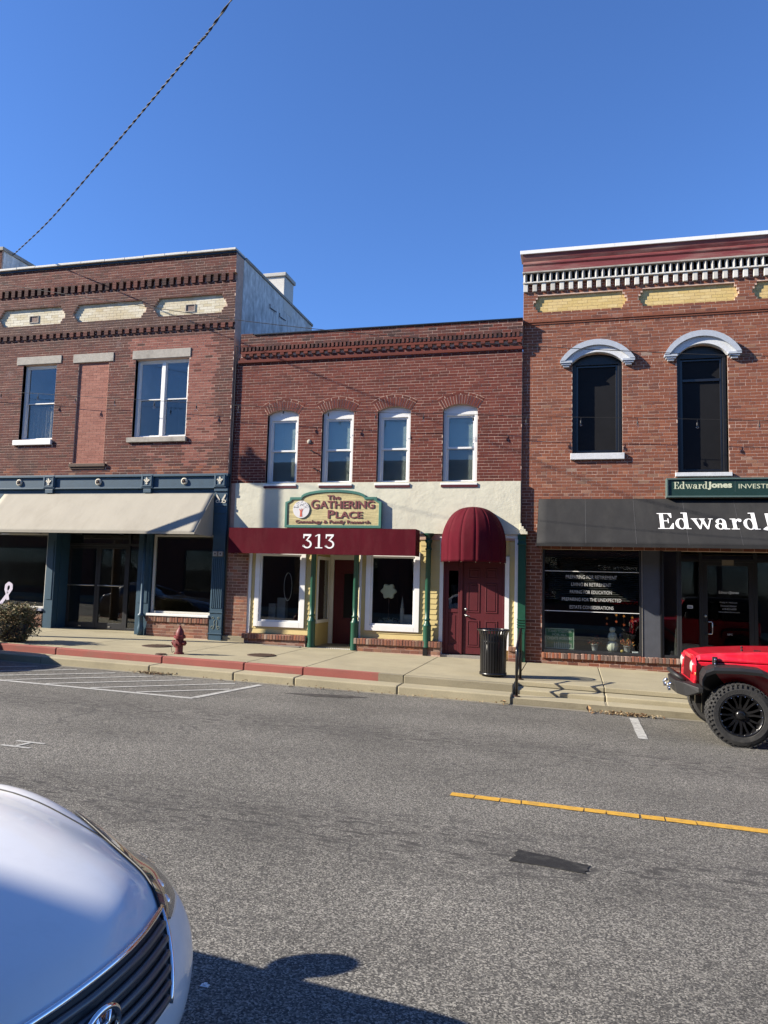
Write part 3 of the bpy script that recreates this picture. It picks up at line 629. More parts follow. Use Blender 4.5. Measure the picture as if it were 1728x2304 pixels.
# ---- blue shopfront
shop1 = MB().box(-15.2, -8.12, -0.115, 0.05, 3.77, 4.035).build('shopfront_cornice', BLUE, b1)
MB().box(-15.2, -8.10, -0.165, 0.1, 4.035, 4.098).build('cornice_cap', BLUE, shop1, bevel=0.008)
MB().box(-15.2, -8.45, -0.155, 0.05, 3.735, 3.768).build('cornice_moulding', BLUE, shop1, bevel=0.006)
MB().box(-15.2, -8.44, -0.08, 0.05, 2.62, 3.734).build('fascia', BLUE, shop1)
IVORY = pm('ivory_ornament', (0.66, 0.62, 0.50), 0.55, 0.08, 20)
def fleur(cx, cz, y, s, parent):
    b = MB(); b.prism([(cx, cz+.10*s), (cx+.025*s, cz+.05*s), (cx+.012*s, cz-.01*s), (cx-.012*s, cz-.01*s), (cx-.025*s, cz+.05*s)], y-0.014, y)
    for k in (-1, 1): b.prism([(cx+k*.014*s, cz), (cx+k*.045*s, cz+.045*s), (cx+k*.075*s, cz+.03*s), (cx+k*.075*s, cz), (cx+k*.058*s, cz+.008*s), (cx+k*.04*s, cz-.012*s), (cx+k*.03*s, cz-.03*s)], y-0.013, y)
    b.box(cx-.045*s, cx+.045*s, y-0.018, y, cz-.03*s, cz-.012*s); b.prism([(cx-.012*s, cz-.03*s), (cx+.012*s, cz-.03*s), (cx+.03*s, cz-.07*s), (cx, cz-.085*s), (cx-.03*s, cz-.07*s)], y-0.014, y)
    return b.build('fleur_de_lis', IVORY, parent, bevel=0.002)
for a, c in ((-13.335, -12.985), (-10.465, -10.13), (-8.46, -8.14)):
    k = MB().box(a, c, -0.168, -0.05, 3.755, 4.103).build('bracket_block', BLUE, shop1, bevel=0.008); frame(MB(), a+0.03, c-0.03, -0.182, -0.169, 3.79, 4.07, 0.03).build('block_panel', BLUE, k, bevel=0.004); fleur((a+c)/2, 3.925, -0.169, 1.05, k)
    if c < -8.5: MB().box(a+0.07, c-0.05, -0.155, -0.082, 3.63, 3.734).build('block_foot', BLUE, k, bevel=0.01)
for cx in (-14.09, -11.71, -9.28):
    ro = MB().lathe([(0.085, 0.0), (0.085, -0.03), (0.062, -0.045), (0.05, -0.02), (0.0, -0.018)], (cx, -0.115, 3.915), 20, 'y').build('rosette', IVORY, shop1, smooth=False); MB().sphere((cx, -0.15, 3.915), 0.034, n=10, m=6).build('boss', IRON, ro, smooth=True)
# right pilaster
pil = MB().box(-8.43, -8.105, -0.13, 0.05, 0.02, 3.755).build('pilaster', BLUE, b1, bevel=0.004)
MB().box(-8.45, -8.09, -0.16, -0.131, 3.66, 3.72).box(-8.44, -8.10, -0.15, -0.131, 3.30, 3.36).box(-8.44, -8.10, -0.15, -0.131, 3.12, 3.16).build('pilaster_moulding', BLUE, pil, bevel=0.005)
o_ = MB()
for k in (-1, 1):
    cx = -8.268; o_.prism([(cx+k*.02, 3.44), (cx+k*.05, 3.50), (cx+k*.115, 3.60), (cx+k*.125, 3.56), (cx+k*.10, 3.50), (cx+k*.06, 3.44)], -0.145, -0.131)
    for q in arcband(cx+k*.085, 3.415, .052, .042, .03, .022, 0, 2*PI, 12): o_.prism(q, -0.144, -0.131)
    for q in arcband(cx, 3.43, .06, .06, .035, .04, -PI*.5-.0, -PI*.5+k*PI*.5, 5): o_.prism(q, -0.143, -0.131)
o_.build('scroll_ornament', IVORY, pil)
fl = MB()
for k in range(6): fl.box(-8.405+k*0.049, -8.405+k*0.049+0.028, -0.146, -0.131, 0.84, 2.02)
fl.build('fluting', BLUE, pil, bevel=0.006)
SCROLL = pm('painted_scroll', (0.22, 0.25, 0.20), 0.6, 0.1, 12); so = MB(); cx = -8.262
for k in (-1, 1):
    so.tube([(cx+k*(0.02+0.035*t+0.012*math.sin(t*7)), -0.134, 0.56-0.20*t) for t in [i/10 for i in range(11)]], 0.007, 5)
    for cz, rr in ((0.37, 0.055), (0.60, 0.036)):
        so.tube([(cx+k*(.07)+rr*(1-.07*i)*math.cos(i*.6)*k, -0.134, cz+rr*(1-.07*i)*math.sin(i*.6)) for i in range(12)], 0.006, 5)
so.build('scroll_ornament', SCROLL, pil); MB().box(-8.45, -8.085, -0.15, -0.131, 0.22, 0.25).box(-8.445, -8.09, -0.145, -0.131, 0.72, 0.755).build('pilaster_moulding', BLUE, pil, bevel=0.005)
for a in (-8.39, -8.25): 
    bx = MB().box(a, a+0.115, -0.185, -0.131, 2.085, 2.20).build('socket_box', ALU, pil, bevel=0.008); MB().lathe([(0.018, 0), (0.018, -0.004), (0, -0.004)], (a+0.057, -0.185, 2.142), 10, 'y').build('socket', BLACK, bx)
MB().tube([(-8.08, -0.045, 0.1), (-8.08, -0.045, 4.0), (-8.08, -0.045, 4.15), (-8.08, -0.045, 7.3)], 0.018, 8).build('downpipe', pm('downpipe_grey', (0.06, 0.05, 0.05), .6), b1, smooth=True)
# posts and cast iron column
for a, c, nm in ((-13.15, -12.89, 'post'), (-10.49, -10.13, 'post')): 
    p_ = MB().box(a, c, -0.06, 0.12, zt(a)-.02, 2.62).build(nm, BLUE, b1, bevel=0.006); MB().box(a+0.05, c-0.05, -0.075, -0.061, 0.9, 2.4).build('panel', BLUE, p_, bevel=0.004)
ci = MB().lathe([(0.075, zt(-10.25)), (0.075, 0.30), (0.062, 0.36), (0.052, 0.56), (0.085, 0.58), (0.085, 0.62), (0.045, 0.66), (0.040, 1.5), (0.036, 2.6)], (-10.255, -0.16, 0), 20).build('iron_column', BLUE, b1, smooth=True)
# shop windows
def shop_window(parent, x0, x1, z0, z1, y, w, fm, gm=GLASS, name='window', wb=None):
    o = frame(MB(), x0, x1, y, y+0.08, z0, z1, w, wb).build(name, fm, parent, bevel=0.005); pane(o, x0+w-0.004, x1-w+0.004, y+0.04, z0+(wb or w)-0.004, z1-w+0.004, gm); return o
WTRIM = pm('cream_window_trim', (0.62, 0.60, 0.54), 0.5, 0.08, 8)
wr = shop_window(b1, -10.10, -8.44, 0.665, 2.60, 0.0, 0.05, WTRIM, GLASS); wl_ = shop_window(b1, -15.1, -13.16, 0.66, 2.60, 0.0, 0.05, WTRIM, GLASS)
MB().box(-10.125, -8.45, -0.16, 0.08, 0.605, 0.662).build('sill', WHITE, wr, bevel=0.006); MB().box(-15.1, -13.17, -0.10, 0.08, 0.60, 0.657).build('sill', pm('blue_grey_sill', (.25, .27, .36), .6), wl_, bevel=0.006)
def rowlock(x0, x1, ya, yb, z0, z1, mat, parent, n=None, w=0.072):
    n = n or max(1, round((x1-x0)/w)); w = (x1-x0)/n
    MB().box(x0, x1, ya+0.010, yb, z0, z1-0.006).build('rowlock_bed', MORTAR, parent)
    me = None
    for i in range(n):
        if me is None:
            o = MB().box(0, w-0.012, 0, yb-ya, 0, z1-z0).build('rowlock_brick', mat, parent, local=True, bevel=0.006); me = o.data
        else:
            o = bpy.data.objects.new('rowlock_brick', me); COL.objects.link(o); o.parent = parent; bb = o.modifiers.new('bevel', 'BEVEL'); bb.width = 0.006; bb.segments = 2
        o.location = Vector((x0+i*w+0.006, ya+rng.uniform(-.006, .006), z0+rng.uniform(-.006, .004)))-wloc(parent)
rowlock(-10.15, -8.46, -0.135, 0.02, 0.462, 0.598, B_BASE, b1)
# recessed entrance with a pair of glass doors
ent = MB(); YE = 0.45
ent.box(-13.22, -13.17, YE, YE+0.06, 0.0, 2.62).box(-12.93, -12.87, YE, YE+0.06, 0.0, 2.62).box(-11.12, -11.06, YE, YE+0.06, 0.0, 2.62).box(-10.46, -10.41, YE, YE+0.06, 0.0, 2.62).box(-13.17, -10.46, YE+0.002, YE+0.058, 2.32, 2.38).box(-13.17, -12.93, YE+0.002, YE+0.058, 0.1, 0.25).box(-11.06, -10.46, YE+0.002, YE+0.058, 0.1, 0.22)
ent = ent.build('entrance_frame', BRONZE, b1, bevel=0.004)
MB().box(-13.245, -13.221, YE-0.01, YE+0.05, 0.15, 2.6).build('frame_edge', ALU, ent)
pane(ent, -13.17, -12.93, YE+0.03, 0.25, 2.32); pane(ent, -11.06, -10.46, YE+0.03, 0.22, 2.32); pane(ent, -13.17, -10.46, YE+0.03, 2.38, 2.62)
for a, c in ((-12.868, -11.985), (-11.98, -11.122)):
    d_ = frame(MB(), a, c, YE+0.005, YE+0.05, 0.17, 2.315, 0.07, 0.16, 0.07).build('door', BRONZE, b1, bevel=0.004); pane(d_, a+0.066, c-0.066, YE+0.03, 0.326, 2.249)
    MB().tube([(a+0.05, YE-0.05, 1.285), (c-0.05, YE-0.05, 1.285)], 0.016, 8).build('push_bar', STEEL, d_, smooth=True); MB().box((a+c)/2-0.03, (a+c)/2+0.03, YE-0.008, YE+0.004, 0.22, 0.245).build('lock_plate', STEEL, d_)
MB().box(-12.88, -10.5, 0.0, 0.45, -0.3, 0.155+0.0).build('entrance_floor', CONC, b1)
MB().box(-12.89, -12.87, 0.12, YE, 0.1, 2.62).build('entrance_cheek', BLUE, b1); MB().box(-10.51, -10.49, 0.12, YE, 0.1, 2.62).build('entrance_cheek', BLUE, b1)
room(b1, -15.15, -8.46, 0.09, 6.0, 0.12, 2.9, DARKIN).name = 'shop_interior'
# lilac ribbon on the left window
RIB = pm('lilac_ribbon', (0.62, 0.58, 0.70), 0.6, 0.08, 12); rb = MB(); cen = [(-14.62, 0.66), (-14.50, 0.80), (-14.34, 1.00), (-14.245, 1.14), (-14.25, 1.24), (-14.33, 1.275), (-14.40, 1.22), (-14.41, 1.12), (-14.36, 1.00), (-14.33, 0.86)]
for k, (p, q) in enumerate(zip(cen[:-1], cen[1:])):
    d = Vector((q[0]-p[0], q[1]-p[1])).normalized(); n_ = Vector((-d.y, d.x))*0.042; e = d*0.015
    rb.prism([(p[0]-n_.x-e.x, p[1]-n_.y-e.y), (q[0]-n_.x+e.x, q[1]-n_.y+e.y), (q[0]+n_.x+e.x, q[1]+n_.y+e.y), (p[0]+n_.x-e.x, p[1]+n_.y-e.y)], 0.030-0.0006*(k % 5), 0.036)
tag(rb.build('ribbon_decal', RIB), 'large pale lilac awareness ribbon stuck on the left shop window', 'ribbon')
# cream awning
aw = root('awning', (-11.5, -0.5, 2.57), 'long cream canvas awning over the blue shopfront', 'awning')
def awning(rt, x0, x1, y0, z0, y1, z1, mat, val=0.0, sag=0.0):
    b = MB(); n = 16
    b.grid(lambda u, v: (x0+(x1-x0)*u, y0+(y1-y0)*v, z0+(z1-z0)*v-sag*math.sin(PI*v)*(0.6+0.4*math.sin(u*PI))+0.004*math.sin(u*23)*math.sin(PI*v)), 40, n, flip=True)
    o = b.build('canopy', mat, rt, smooth=True); so_ = o.modifiers.new('thick', 'SOLIDIFY'); so_.thickness = 0.006; so_.offset = -1
    for xx in (x0, x1):
        s_ = MB(); s_.add([(xx, y0, z0), (xx, y1, z1), (xx, y1, z1-max(val, .001)), (xx, y0, z1-max(val, .001))], [(0, 1, 2, 3)])
        e = s_.build('side_panel', mat, rt); so_ = e.modifiers.new('thick', 'SOLIDIFY'); so_.thickness = 0.006
    if val: MB().box(x0, x1, y1-0.003, y1+0.004, z1-val, z1-0.001).build('valance', mat, rt)
    fr = MB().tube([(x0+.02, y1+.02, z1-.01), (x1-.02, y1+.02, z1-.01)], 0.014, 6).tube([(x0+.02, y0, z0-.02), (x1-.02, y0, z0-.02)], 0.014, 6)
    k = 5
    for i in range(k+1): xx = x0+.03+(x1-x0-.06)*i/k; fr.tube([(xx, y0, z0-.03), (xx, y1+.02, z1-.015)], 0.012, 6).tube([(xx, y1+.02, z1-.015), (xx, y0, z1-.015)], 0.01, 6)
    fr.build('awning_frame', STEEL, rt, smooth=True)
awning(aw, -14.53, -8.452, -0.13, 3.615, -1.02, 2.60, CREAMFAB, 0.045)
# ================================================================== the building beyond, far left
b0 = root('brick_building', (-18.5, Y1, zt(-18.5)), 'taller brick building with whitewashed side wall at the far left edge', 'building')
lay(field(-19.0, -15.215, 9.0, 10.36, Y1-0.02, B_OLD, seed=41), b0, 60)
MB().box(-22, -15.21, Y1-0.01, 12, -0.3, 10.36).build('wall', MORTAR, b0); MB().box(-15.209, -15.19, Y1+0.02, 12, 9.0, 10.36).build('side_wall', WHITEWASH, b0); MB().box(-22, -15.15, Y1-0.06, 12.1, 10.36, 10.46).build('coping', STONE, b0, bevel=0.01)
# ================================================================== middle building
b2 = root('brick_building', (-4.5, 0, zt(-4.5)), 'low deep red brick building with cream stucco band and four arched windows', 'building')
WX = [(-7.19, -6.39), (-5.79, -5.005), (-4.42, -3.635), (-2.875, -2.085)]
SPR, APX, SIL = 5.545, 5.66, 3.835
holes2 = [(a, c, SIL, SPR) for a, c in WX]
def archcut(a, c, z_lo, ring=0.215, rise=0.115):
    cx, hw = (a+c)/2, (c-a)/2
    out = arc_pts(cx, SPR+0.03, hw+0.105, rise+0.0, 20); Rr = (hw*hw+rise*rise)/(2*rise); zc = SPR+rise-Rr; Ro = Rr+ring
    def s(a0, a1):
        if a1 <= SPR-0.03 or a0 >= zc+Ro: return None
        z_ = max(min(a1, zc+Ro-0.001), SPR-.02) if a0 > SPR+0.1 else max(a0, SPR)
        zz = (max(a0, SPR)+a1)/2
        w_ = math.sqrt(max(Ro*Ro-(zz-zc)**2, 0)) if zz < zc+Ro else 0
        lim = (hw+(zz-SPR)*0.48) if zz < SPR+0.215 else 9
        w_ = min(w_, lim)
        return (cx-w_, cx+w_) if w_ > 0 else None
    return s
bricks = field(-8.13, -1.10, 3.87, 6.85, 0.0, B_RED, holes2, [archcut(a, c, 0) for a, c in WX], seed=51)
bricks += field(-8.02, -1.10, 6.93, 7.0, -0.03, B_RED, seed=52)+field(-7.95, -1.09, 7.235, 7.52, -0.10, B_DARK, seed=53, pick=lambda x, z, g: B_RED if g.random() < .45 else B_DARK)
bricks += field(-8.12, -7.515, 0.20, 2.79, -0.035, B_BASE, seed=54, ch=0.072)
base2 = field(-7.50, -5.97, 0.02, 0.165, -0.16, B_BASE, seed=55, ch=0.072)+field(-4.775, -2.815, 0.0, 0.158, -0.16, B_BASE, seed=56, ch=0.076)+field(-1.335, -1.155, -0.06, 0.16, -0.12, B_BASE, seed=57, ch=0.075)
lay(bricks+base2, b2)
w2 = MB(); backing(w2, -8.13, -1.10, 2.55, 6.85, 0.003, 0.25, [(a, c, SIL, APX) for a, c in WX])
for a, c in WX:
    pts = arc_pts((a+c)/2, SPR, (c-a)/2, APX-SPR, 16)
    for p, q in zip(pts[:-1], pts[1:]): w2.prism([p, q, (q[0], APX+0.001), (p[0], APX+0.001)], 0.003, 0.25)
w2.box(-8.02, -1.10, -0.027, 0.25, 6.93, 7.0).box(-7.95, -1.10, -0.03, 0.25, 7.0, 7.235).box(-7.945, -1.095, -0.097, 0.25, 7.235, 7.52)
MB().box(-8.12, -7.515, -0.032, 0.25, 0.2, 2.549).build('pier', MORTAR, b2)
for q in ((-7.5, -5.97, -0.157, 0.05, -0.2, 0.166), (-4.775, -2.815, -0.157, 0.05, -0.2, 0.16), (-1.335, -1.155, -0.117, 0.05, -0.3, 0.165)): MB().box(*q).build('plinth', MORTAR_R, b2)
w2.box(-8.13, -7.95, 0.02, 0.25, 6.85, 7.1)
w2.build('wall', MORTAR_R, b2)
MB().box(-8.02, -1.09, -0.05, 0.02, 6.852, 6.928).build('belt_course', B_RED, b2, bevel=0.012)
dentils(-7.93, -1.1, 0.1016, 0.058, -0.10, -0.028, 7.135, 7.235, B_DARK, b2); dentils(-7.92, -1.1, 0.2032, 0.10, -0.085, -0.028, 7.003, 7.07, B_RED, b2, 'corbel'); MB().box(-7.94, -1.098, -0.088, -0.028, 7.072, 7.132).build('corbel_course', B_RED, b2)
MB().box(-7.6, -1.09, -0.13, 0.26, 7.522, 7.548).build('coping', BLACK, b2); MB().box(-7.95, -7.62, -0.1, 0.26, 7.522, 7.575).build('parapet_end', B_DARK, b2, bevel=0.01)
MB().box(-8.10, -1.12, 0.25, 14, 6.6, 6.7).box(-8.1, -1.12, 13.9, 14, -.3, 6.6).box(-1.35, -1.12, .25, 14, -.3, 6.6).build('roof', ROOFING, b2)
# arch bricks
ABM = {}
for (a, c) in WX:
    cx, hw, rise = (a+c)/2, (c-a)/2, APX-SPR; Rr = (hw*hw+rise*rise)/(2*rise); zc = SPR+rise-Rr; A = math.asin(hw/Rr)*1.0; n = 15
    ring = MB()
    for i in range(n):
        t0, t1 = -A+2*A*i/n, -A+2*A*(i+1)/n; m_ = 0.007/Rr
        q = [(cx+r_*math.sin(t), zc+r_*math.cos(t)) for r_, t in ((Rr, t0+m_), (Rr, t1-m_), (Rr+0.205, t1-m_*.8), (Rr+0.205, t0+m_*.8))]
        MB().prism(q, -0.005+rng.uniform(-.0015, .001), 0.02).build('arch_brick', B_RED, b2)
        ring.prism([(cx+r_*math.sin(t), zc+r_*math.cos(t)) for r_, t in ((Rr, t0), (Rr, t1), (Rr+0.275, t1), (Rr+0.275, t0))], -0.0008, 0.012)
    for i in range(6):
        t0, t1 = -A*1.02+2.04*A*i/6, -A*1.02+2.04*A*(i+1)/6; m_ = 0.008/Rr
        MB().prism([(cx+r_*math.sin(t), zc+r_*math.cos(t)) for r_, t in ((Rr+0.214, t0+m_), (Rr+0.214, t1-m_), (Rr+0.27, t1-m_), (Rr+0.27, t0+m_))], -0.0045, 0.02).build('arch_brick', B_RED, b2)
    ring.build('arch_mortar', MORTAR, b2)
def arched_window(parent, a, c):
    y = 0.10; cx = (a+c)/2; hw = (c-a)/2; pts = arc_pts(cx, SPR, hw, APX-SPR, 14)
    m = MB(); m.box(a, a+0.075, y, y+0.10, SIL, SPR).box(c-0.075, c, y, y+0.10, SIL, SPR).box(a+0.075, c-0.075, y, y+0.10, SIL, SIL+0.05)
    m.prism([(a, 5.41), (c, 5.41), (c, SPR)]+pts[::-1][1:-1]+[(a, SPR)], y+0.002, y+0.098)
    w = m.build('window', WHITE, parent, bevel=0.005)
    x0, x1 = a+0.075, c-0.075; zm = 4.645
    frame(MB(), x0, x1, y+0.035, y+0.065, zm, 5.41, 0.042).build('sash', WHITE, w, bevel=0.003); pane(w, x0+0.035, x1-0.035, y+0.05, zm+0.035, 5.375)
    frame(MB(), x0, x1, y+0.066, y+0.096, SIL+0.05, zm+0.04, 0.042).build('sash', WHITE, w, bevel=0.003); pane(w, x0+0.035, x1-0.035, y+0.08, SIL+0.085, zm+0.005, SCREEN)
    MB().box(a-0.02, c+0.02, -0.075, y+0.02, SIL-0.045, SIL-0.001).build('sill', WHITE, w, bevel=0.006); MB().box(a-0.01, c+0.03, -0.066, 0.05, SIL-0.095, SIL-0.046).build('sub_sill', DOORRED, w)
    bl = MB(); z = SIL+0.08
    while z < 5.42: bl.add([(x0+.02, y+0.125, z), (x1-.02, y+0.125, z), (x1-.02, y+0.142, z+0.022), (x0+.02, y+0.142, z+0.022)], [(0, 1, 2, 3)]); z += 0.0225
    bl.build('blind', BLIND, w); room(w, a-.1, c+.1, y+0.16, y+1.2, SIL-.2, 5.9, DARKIN)
    MB().box(a-0.010, a, 0.012, 0.24, SIL, SPR).box(c, c+0.010, 0.012, 0.24, SIL, SPR).build('jamb', B_RED, w)
for a, c in WX: arched_window(b2, a, c)
# stucco band with stepped bracket
st = MB(); st.grid(lambda u, v: (-7.94+6.83*u, -0.045+0.006*mnoise.noise(Vector((u*9, v*3, 1.7)))+0.003*mnoise.noise(Vector((u*40, v*11, 4.1))), 2.685+1.183*v), 150, 36, flip=True)
st.add([(-7.94, 0.01, 2.685), (-1.11, 0.01, 2.685), (-1.11, -0.045, 2.685), (-7.94, -0.045, 2.685)], [(0, 1, 2, 3)]); st.add([(-7.94, 0.01, 3.868), (-1.11, 0.01, 3.868), (-1.11, -0.045, 3.868), (-7.94, -0.045, 3.868)], [(3, 2, 1, 0)])
st.add([(-1.11, -0.045, 2.685), (-1.11, 0.01, 2.685), (-1.11, 0.01, 3.868), (-1.11, -0.045, 3.868)], [(0, 1, 2, 3)]); st.add([(-7.94, -0.045, 2.685), (-7.94, 0.01, 2.685), (-7.94, 0.01, 3.868), (-7.94, -0.045, 3.868)], [(3, 2, 1, 0)])
st.build('stucco_band', STUCCO, b2, smooth=True)
br = MB()
for x1, z0, z1 in ((-1.08, 2.86, 2.93), (-1.03, 2.80, 2.86), (-0.985, 2.745, 2.80), (-0.945, 2.685, 2.745)): br.box(-1.112, x1, -0.05-(x1+1.11)*0.6, 0.06, z0, z1)
br.build('stucco_bracket', STUCCO, b2, bevel=0.006)
MB().lathe([(0.0, -0.03), (0.035, -0.025), (0.055, -0.005), (0.055, 0.0)], (-6.10, -0.004, 4.86), 16, 'y').build('wall_anchor', STONE, b2, smooth=True)
for px_, pz_ in ((-6.07, 4.65), (-5.98, 4.22)): MB().tube([(px_, 0.0, pz_), (px_+0.06, -0.06, pz_-0.01), (px_+0.15, -0.09, pz_-0.09)], 0.014, 6).build('iron_hook', BLACK, b2)
# ---- shopfront of the middle building
sf = MB()
# lap siding in boards
def siding(x0, x1, z0, z1, y, parent, bh=0.118):
    z = z0; 
    while z < z1-0.02:
        h = min(bh, z1-z); V = [(x0, y-0.016, z), (x1, y-0.016, z), (x1, y-0.003, z+h), (x0, y-0.003, z+h), (x0, y+0.01, z), (x1, y+0.01, z), (x1, y+0.01, z+h), (x0, y+0.01, z+h)]
        MB().add(V, [(0, 1, 2, 3), (0, 4, 5, 1), (1, 5, 6, 2), (0, 3, 7, 4), (3, 2, 6, 7)]).build('siding_board', YELLOW, parent); z += h
YS = 0.03
for x0, x1, z0, z1 in ((-7.44, -7.345, 0.29, 2.68), (-7.345, -6.07, 0.29, 0.446), (-6.07, -5.86, 0.29, 2.68), (-4.70, -4.60, 0.29, 2.68), (-4.60, -3.335, 0.29, 0.462), (-3.335, -2.885, 0.29, 2.68), (-1.335, -1.225, 0.17, 2.55)): siding(x0, x1, z0, z1, YS, b2)
MB().box(-7.51, -5.86, YS+0.012, YS+0.1, 2.27, 2.68).box(-4.78, -2.79, YS+0.012, YS+0.1, 2.27, 2.68).box(-7.51, -7.345, YS+0.012, YS+0.1, 0.1, 2.27).box(-6.07, -5.86, YS+0.012, YS+0.1, 0.1, 2.27).box(-4.78, -4.6, YS+0.012, YS+0.1, 0.1, 2.27).box(-3.335, -2.79, YS+0.012, YS+0.1, 0.1, 2.27).box(-7.345, -6.07, YS+0.012, YS+.1, 0.0, .446).box(-4.6, -3.335, YS+0.012, YS+.1, 0., .462).box(-1.43, -1.1, YS+0.012, YS+.1, -.1, 2.68).build('shopfront_wall', YELLOW, b2)
for x0, x1, z0, z1 in ((-7.512, -7.445, 0.285, 2.68), (-4.755, -4.702, 0.285, 2.68), (-2.882, -2.80, 0.02, 2.62), (-1.432, -1.337, 0.16, 2.20), (-1.223, -1.152, 0.17, 2.60)): MB().box(x0, x1, YS-0.04, YS+0.011, z0, z1).build('corner_board', WHITE, b2, bevel=0.004)
MB().box(-2.80, -1.152, YS-0.03, YS+0.011, 2.602, 2.68).build('head_board', WHITE, b2, bevel=0.004)
def cased_window(x0, x1, z0, z1):
    o = frame(MB(), x0, x1, YS-0.045, YS+0.02, z0, z1, 0.115, 0.125, 0.10).build('window', WHITE, b2, bevel=0.005)
    frame(MB(), x0+0.117, x1-0.117, YS-0.012, YS+0.05, z0+0.127, z1-0.102, 0.035).build('sash', WHITE, o, bevel=0.004); pane(o, x0+0.145, x1-0.145, YS+0.02, z0+0.155, z1-0.13); return o
cased_window(-7.343, -6.072, 0.448, 2.255); cased_window(-4.598, -3.337, 0.464, 2.255)
rowlock(-7.55, -5.955, -0.20, 0.02, 0.172, 0.285, B_BASE, b2); rowlock(-4.79, -2.80, -0.20, 0.02, 0.165, 0.292, B_BASE, b2); rowlock(-1.335, -1.155, -0.16, 0.02, 0.166, 0.255, B_BASE, b2)
MB().box(-8.12, -7.52, -0.07, 0.05, -0.1, 0.198).build('concrete_foot', CONC_R, b2, bevel=0.01)
# recessed entry
MB().box(-5.87, -5.83, 0.03, 1.10, 0.0, 0.62).box(-5.87, -5.83, 0.03, 1.10, 2.12, 2.68).box(-5.87, -5.83, 0.03, 0.16, 0.62, 2.12).box(-5.87, -5.83, 0.98, 1.10, 0.62, 2.12).build('entry_side', YELLOW, b2)
sw_ = frame(MB(), 0, 1, 0, 0.05, 0, 1, 0.06); so_ = MB()
for z0, z1, y0, y1 in ((0.56, 0.64, 0.12, 1.02), (2.06, 2.14, 0.12, 1.02), (0.64, 2.06, 0.12, 0.20), (0.64, 2.06, 0.94, 1.02)): so_.box(-5.832, -5.805, y0, y1, z0, z1)
sidew = so_.build('side_window', WHITE, b2, bevel=0.004); MB().box(-5.845, -5.839, 0.16, 0.98, 0.62, 2.12).build('pane', GLASS, sidew)
MB().box(-4.80, -4.76, 0.03, 1.10, 0.0, 2.68).build('entry_side', YELLOW, b2)
ed = MB().box(-5.83, -5.72, 1.06, 1.16, 0.0, 2.68).box(-4.88, -4.80, 1.06, 1.16, 0.0, 2.68).box(-5.72, -4.88, 1.06, 1.16, 2.09, 2.20).box(-5.72, -4.88, 1.08, 1.16, 2.2, 2.68).build('door_frame', WHITE, b2, bevel=0.005)
dr = MB().box(-5.715, -4.885, 1.075, 1.12, 0.04, 2.085).build('door', DOORRED, b2, bevel=0.004)
frame(MB(), -5.50, -5.10, 1.055, 1.074, 0.62, 1.80, 0.05).build('door_moulding', DOORRED, dr, bevel=0.01); MB().box(-5.45, -5.15, 1.066, 1.0735, 0.67, 1.75).build('pane', BOARD, dr)
MB().box(-5.86, -4.77, -0.02, 1.06, -0.2, 0.035).build('entry_floor', CONC_R, b2); en = MB()
for i in range(20): en.box(-5.72+i*0.046, -5.72+i*0.046+0.026, -0.05, -0.021, -0.05, 0.028)
en.build('entry_nosing', LETTER, b2)
MB().box(-5.86, -4.77, 0.03, 1.06, 2.66, 2.70).build('entry_ceiling', WHITE, b2)
# red door set with side panel, under the domed awning
ds = MB().box(-2.80, -2.752, 0.0, 0.06, 0.0, 2.10).box(-1.478, -1.434, 0.0, 0.06, 0.0, 2.10).box(-2.412, -2.362, -0.005, 0.06, 0.02, 2.06).box(-2.752, -1.478, 0.0, 0.06, 2.06, 2.10).box(-2.80, -1.434, 0.05, 0.12, 2.1, 2.68).build('door_frame', DOORRED, b2, bevel=0.004)
sp_ = MB(); sx0, sx1 = -2.752, -2.412
sp_.box(sx0, -2.675, 0.02, 0.06, 0.03, 2.06).box(-2.462, sx1, 0.02, 0.06, 0.03, 2.06).box(-2.675, -2.462, 0.02, 0.06, 0.94, 1.02).box(-2.675, -2.462, 0.02, 0.06, 1.87, 2.06).box(-2.675, -2.462, 0.02, 0.06, 0.03, 0.24).box(-2.675, -2.462, 0.035, 0.06, 0.24, 0.94)
sp_ = sp_.build('side_panel', DOORRED, b2, bevel=0.006); pane(sp_, -2.675, -2.462, 0.04, 1.02, 1.87, DGLASS); MB().box(-2.62, -2.47, 0.046, 0.05, 1.33, 1.56).build('notice', pm('grey_notice', (.3, .32, .36), .7), sp_); MB().box(-2.63, -2.515, 0.028, 0.034, 0.30, 0.88).build('panel', DOORRED, sp_, bevel=0.012)
rd = MB().box(-2.36, -1.48, 0.03, 0.07, 0.045, 2.055).build('door', DOORRED, b2, bevel=0.003)
for x0, x1 in ((-2.25, -1.98), (-1.86, -1.59)):
    for z0, z1 in ((0.20, 0.78), (0.95, 1.60), (1.70, 1.93)):
        p_ = frame(MB(), x0, x1, 0.018, 0.0295, z0, z1, 0.028).build('door_panel', DOORRED, rd, bevel=0.009); MB().box(x0+.045, x1-.045, 0.020, 0.0295, z0+.045, z1-.045).build('raised_field', DOORRED, p_, bevel=0.01)
kn = MB().lathe([(0.032, 0), (0.03, -0.008), (0.014, -0.012), (0.014, -0.05), (0, -0.05)], (-2.285, 0.03, 0.885), 14, 'y').tube([(-2.285, -0.015, 0.885), (-2.24, -0.02, 0.883), (-2.185, -0.016, 0.872)], 0.010, 6).build('door_handle', STEEL, rd, smooth=True); MB().lathe([(0.03, 0), (0.03, -0.012), (0.02, -0.02), (0, -0.02)], (-2.285, 0.03, 1.02), 14, 'y').build('deadbolt', STEEL, rd, smooth=True)
MB().box(-2.82, -1.43, -0.10, 0.02, -0.2, 0.022).build('threshold', ALU, b2, bevel=0.005)
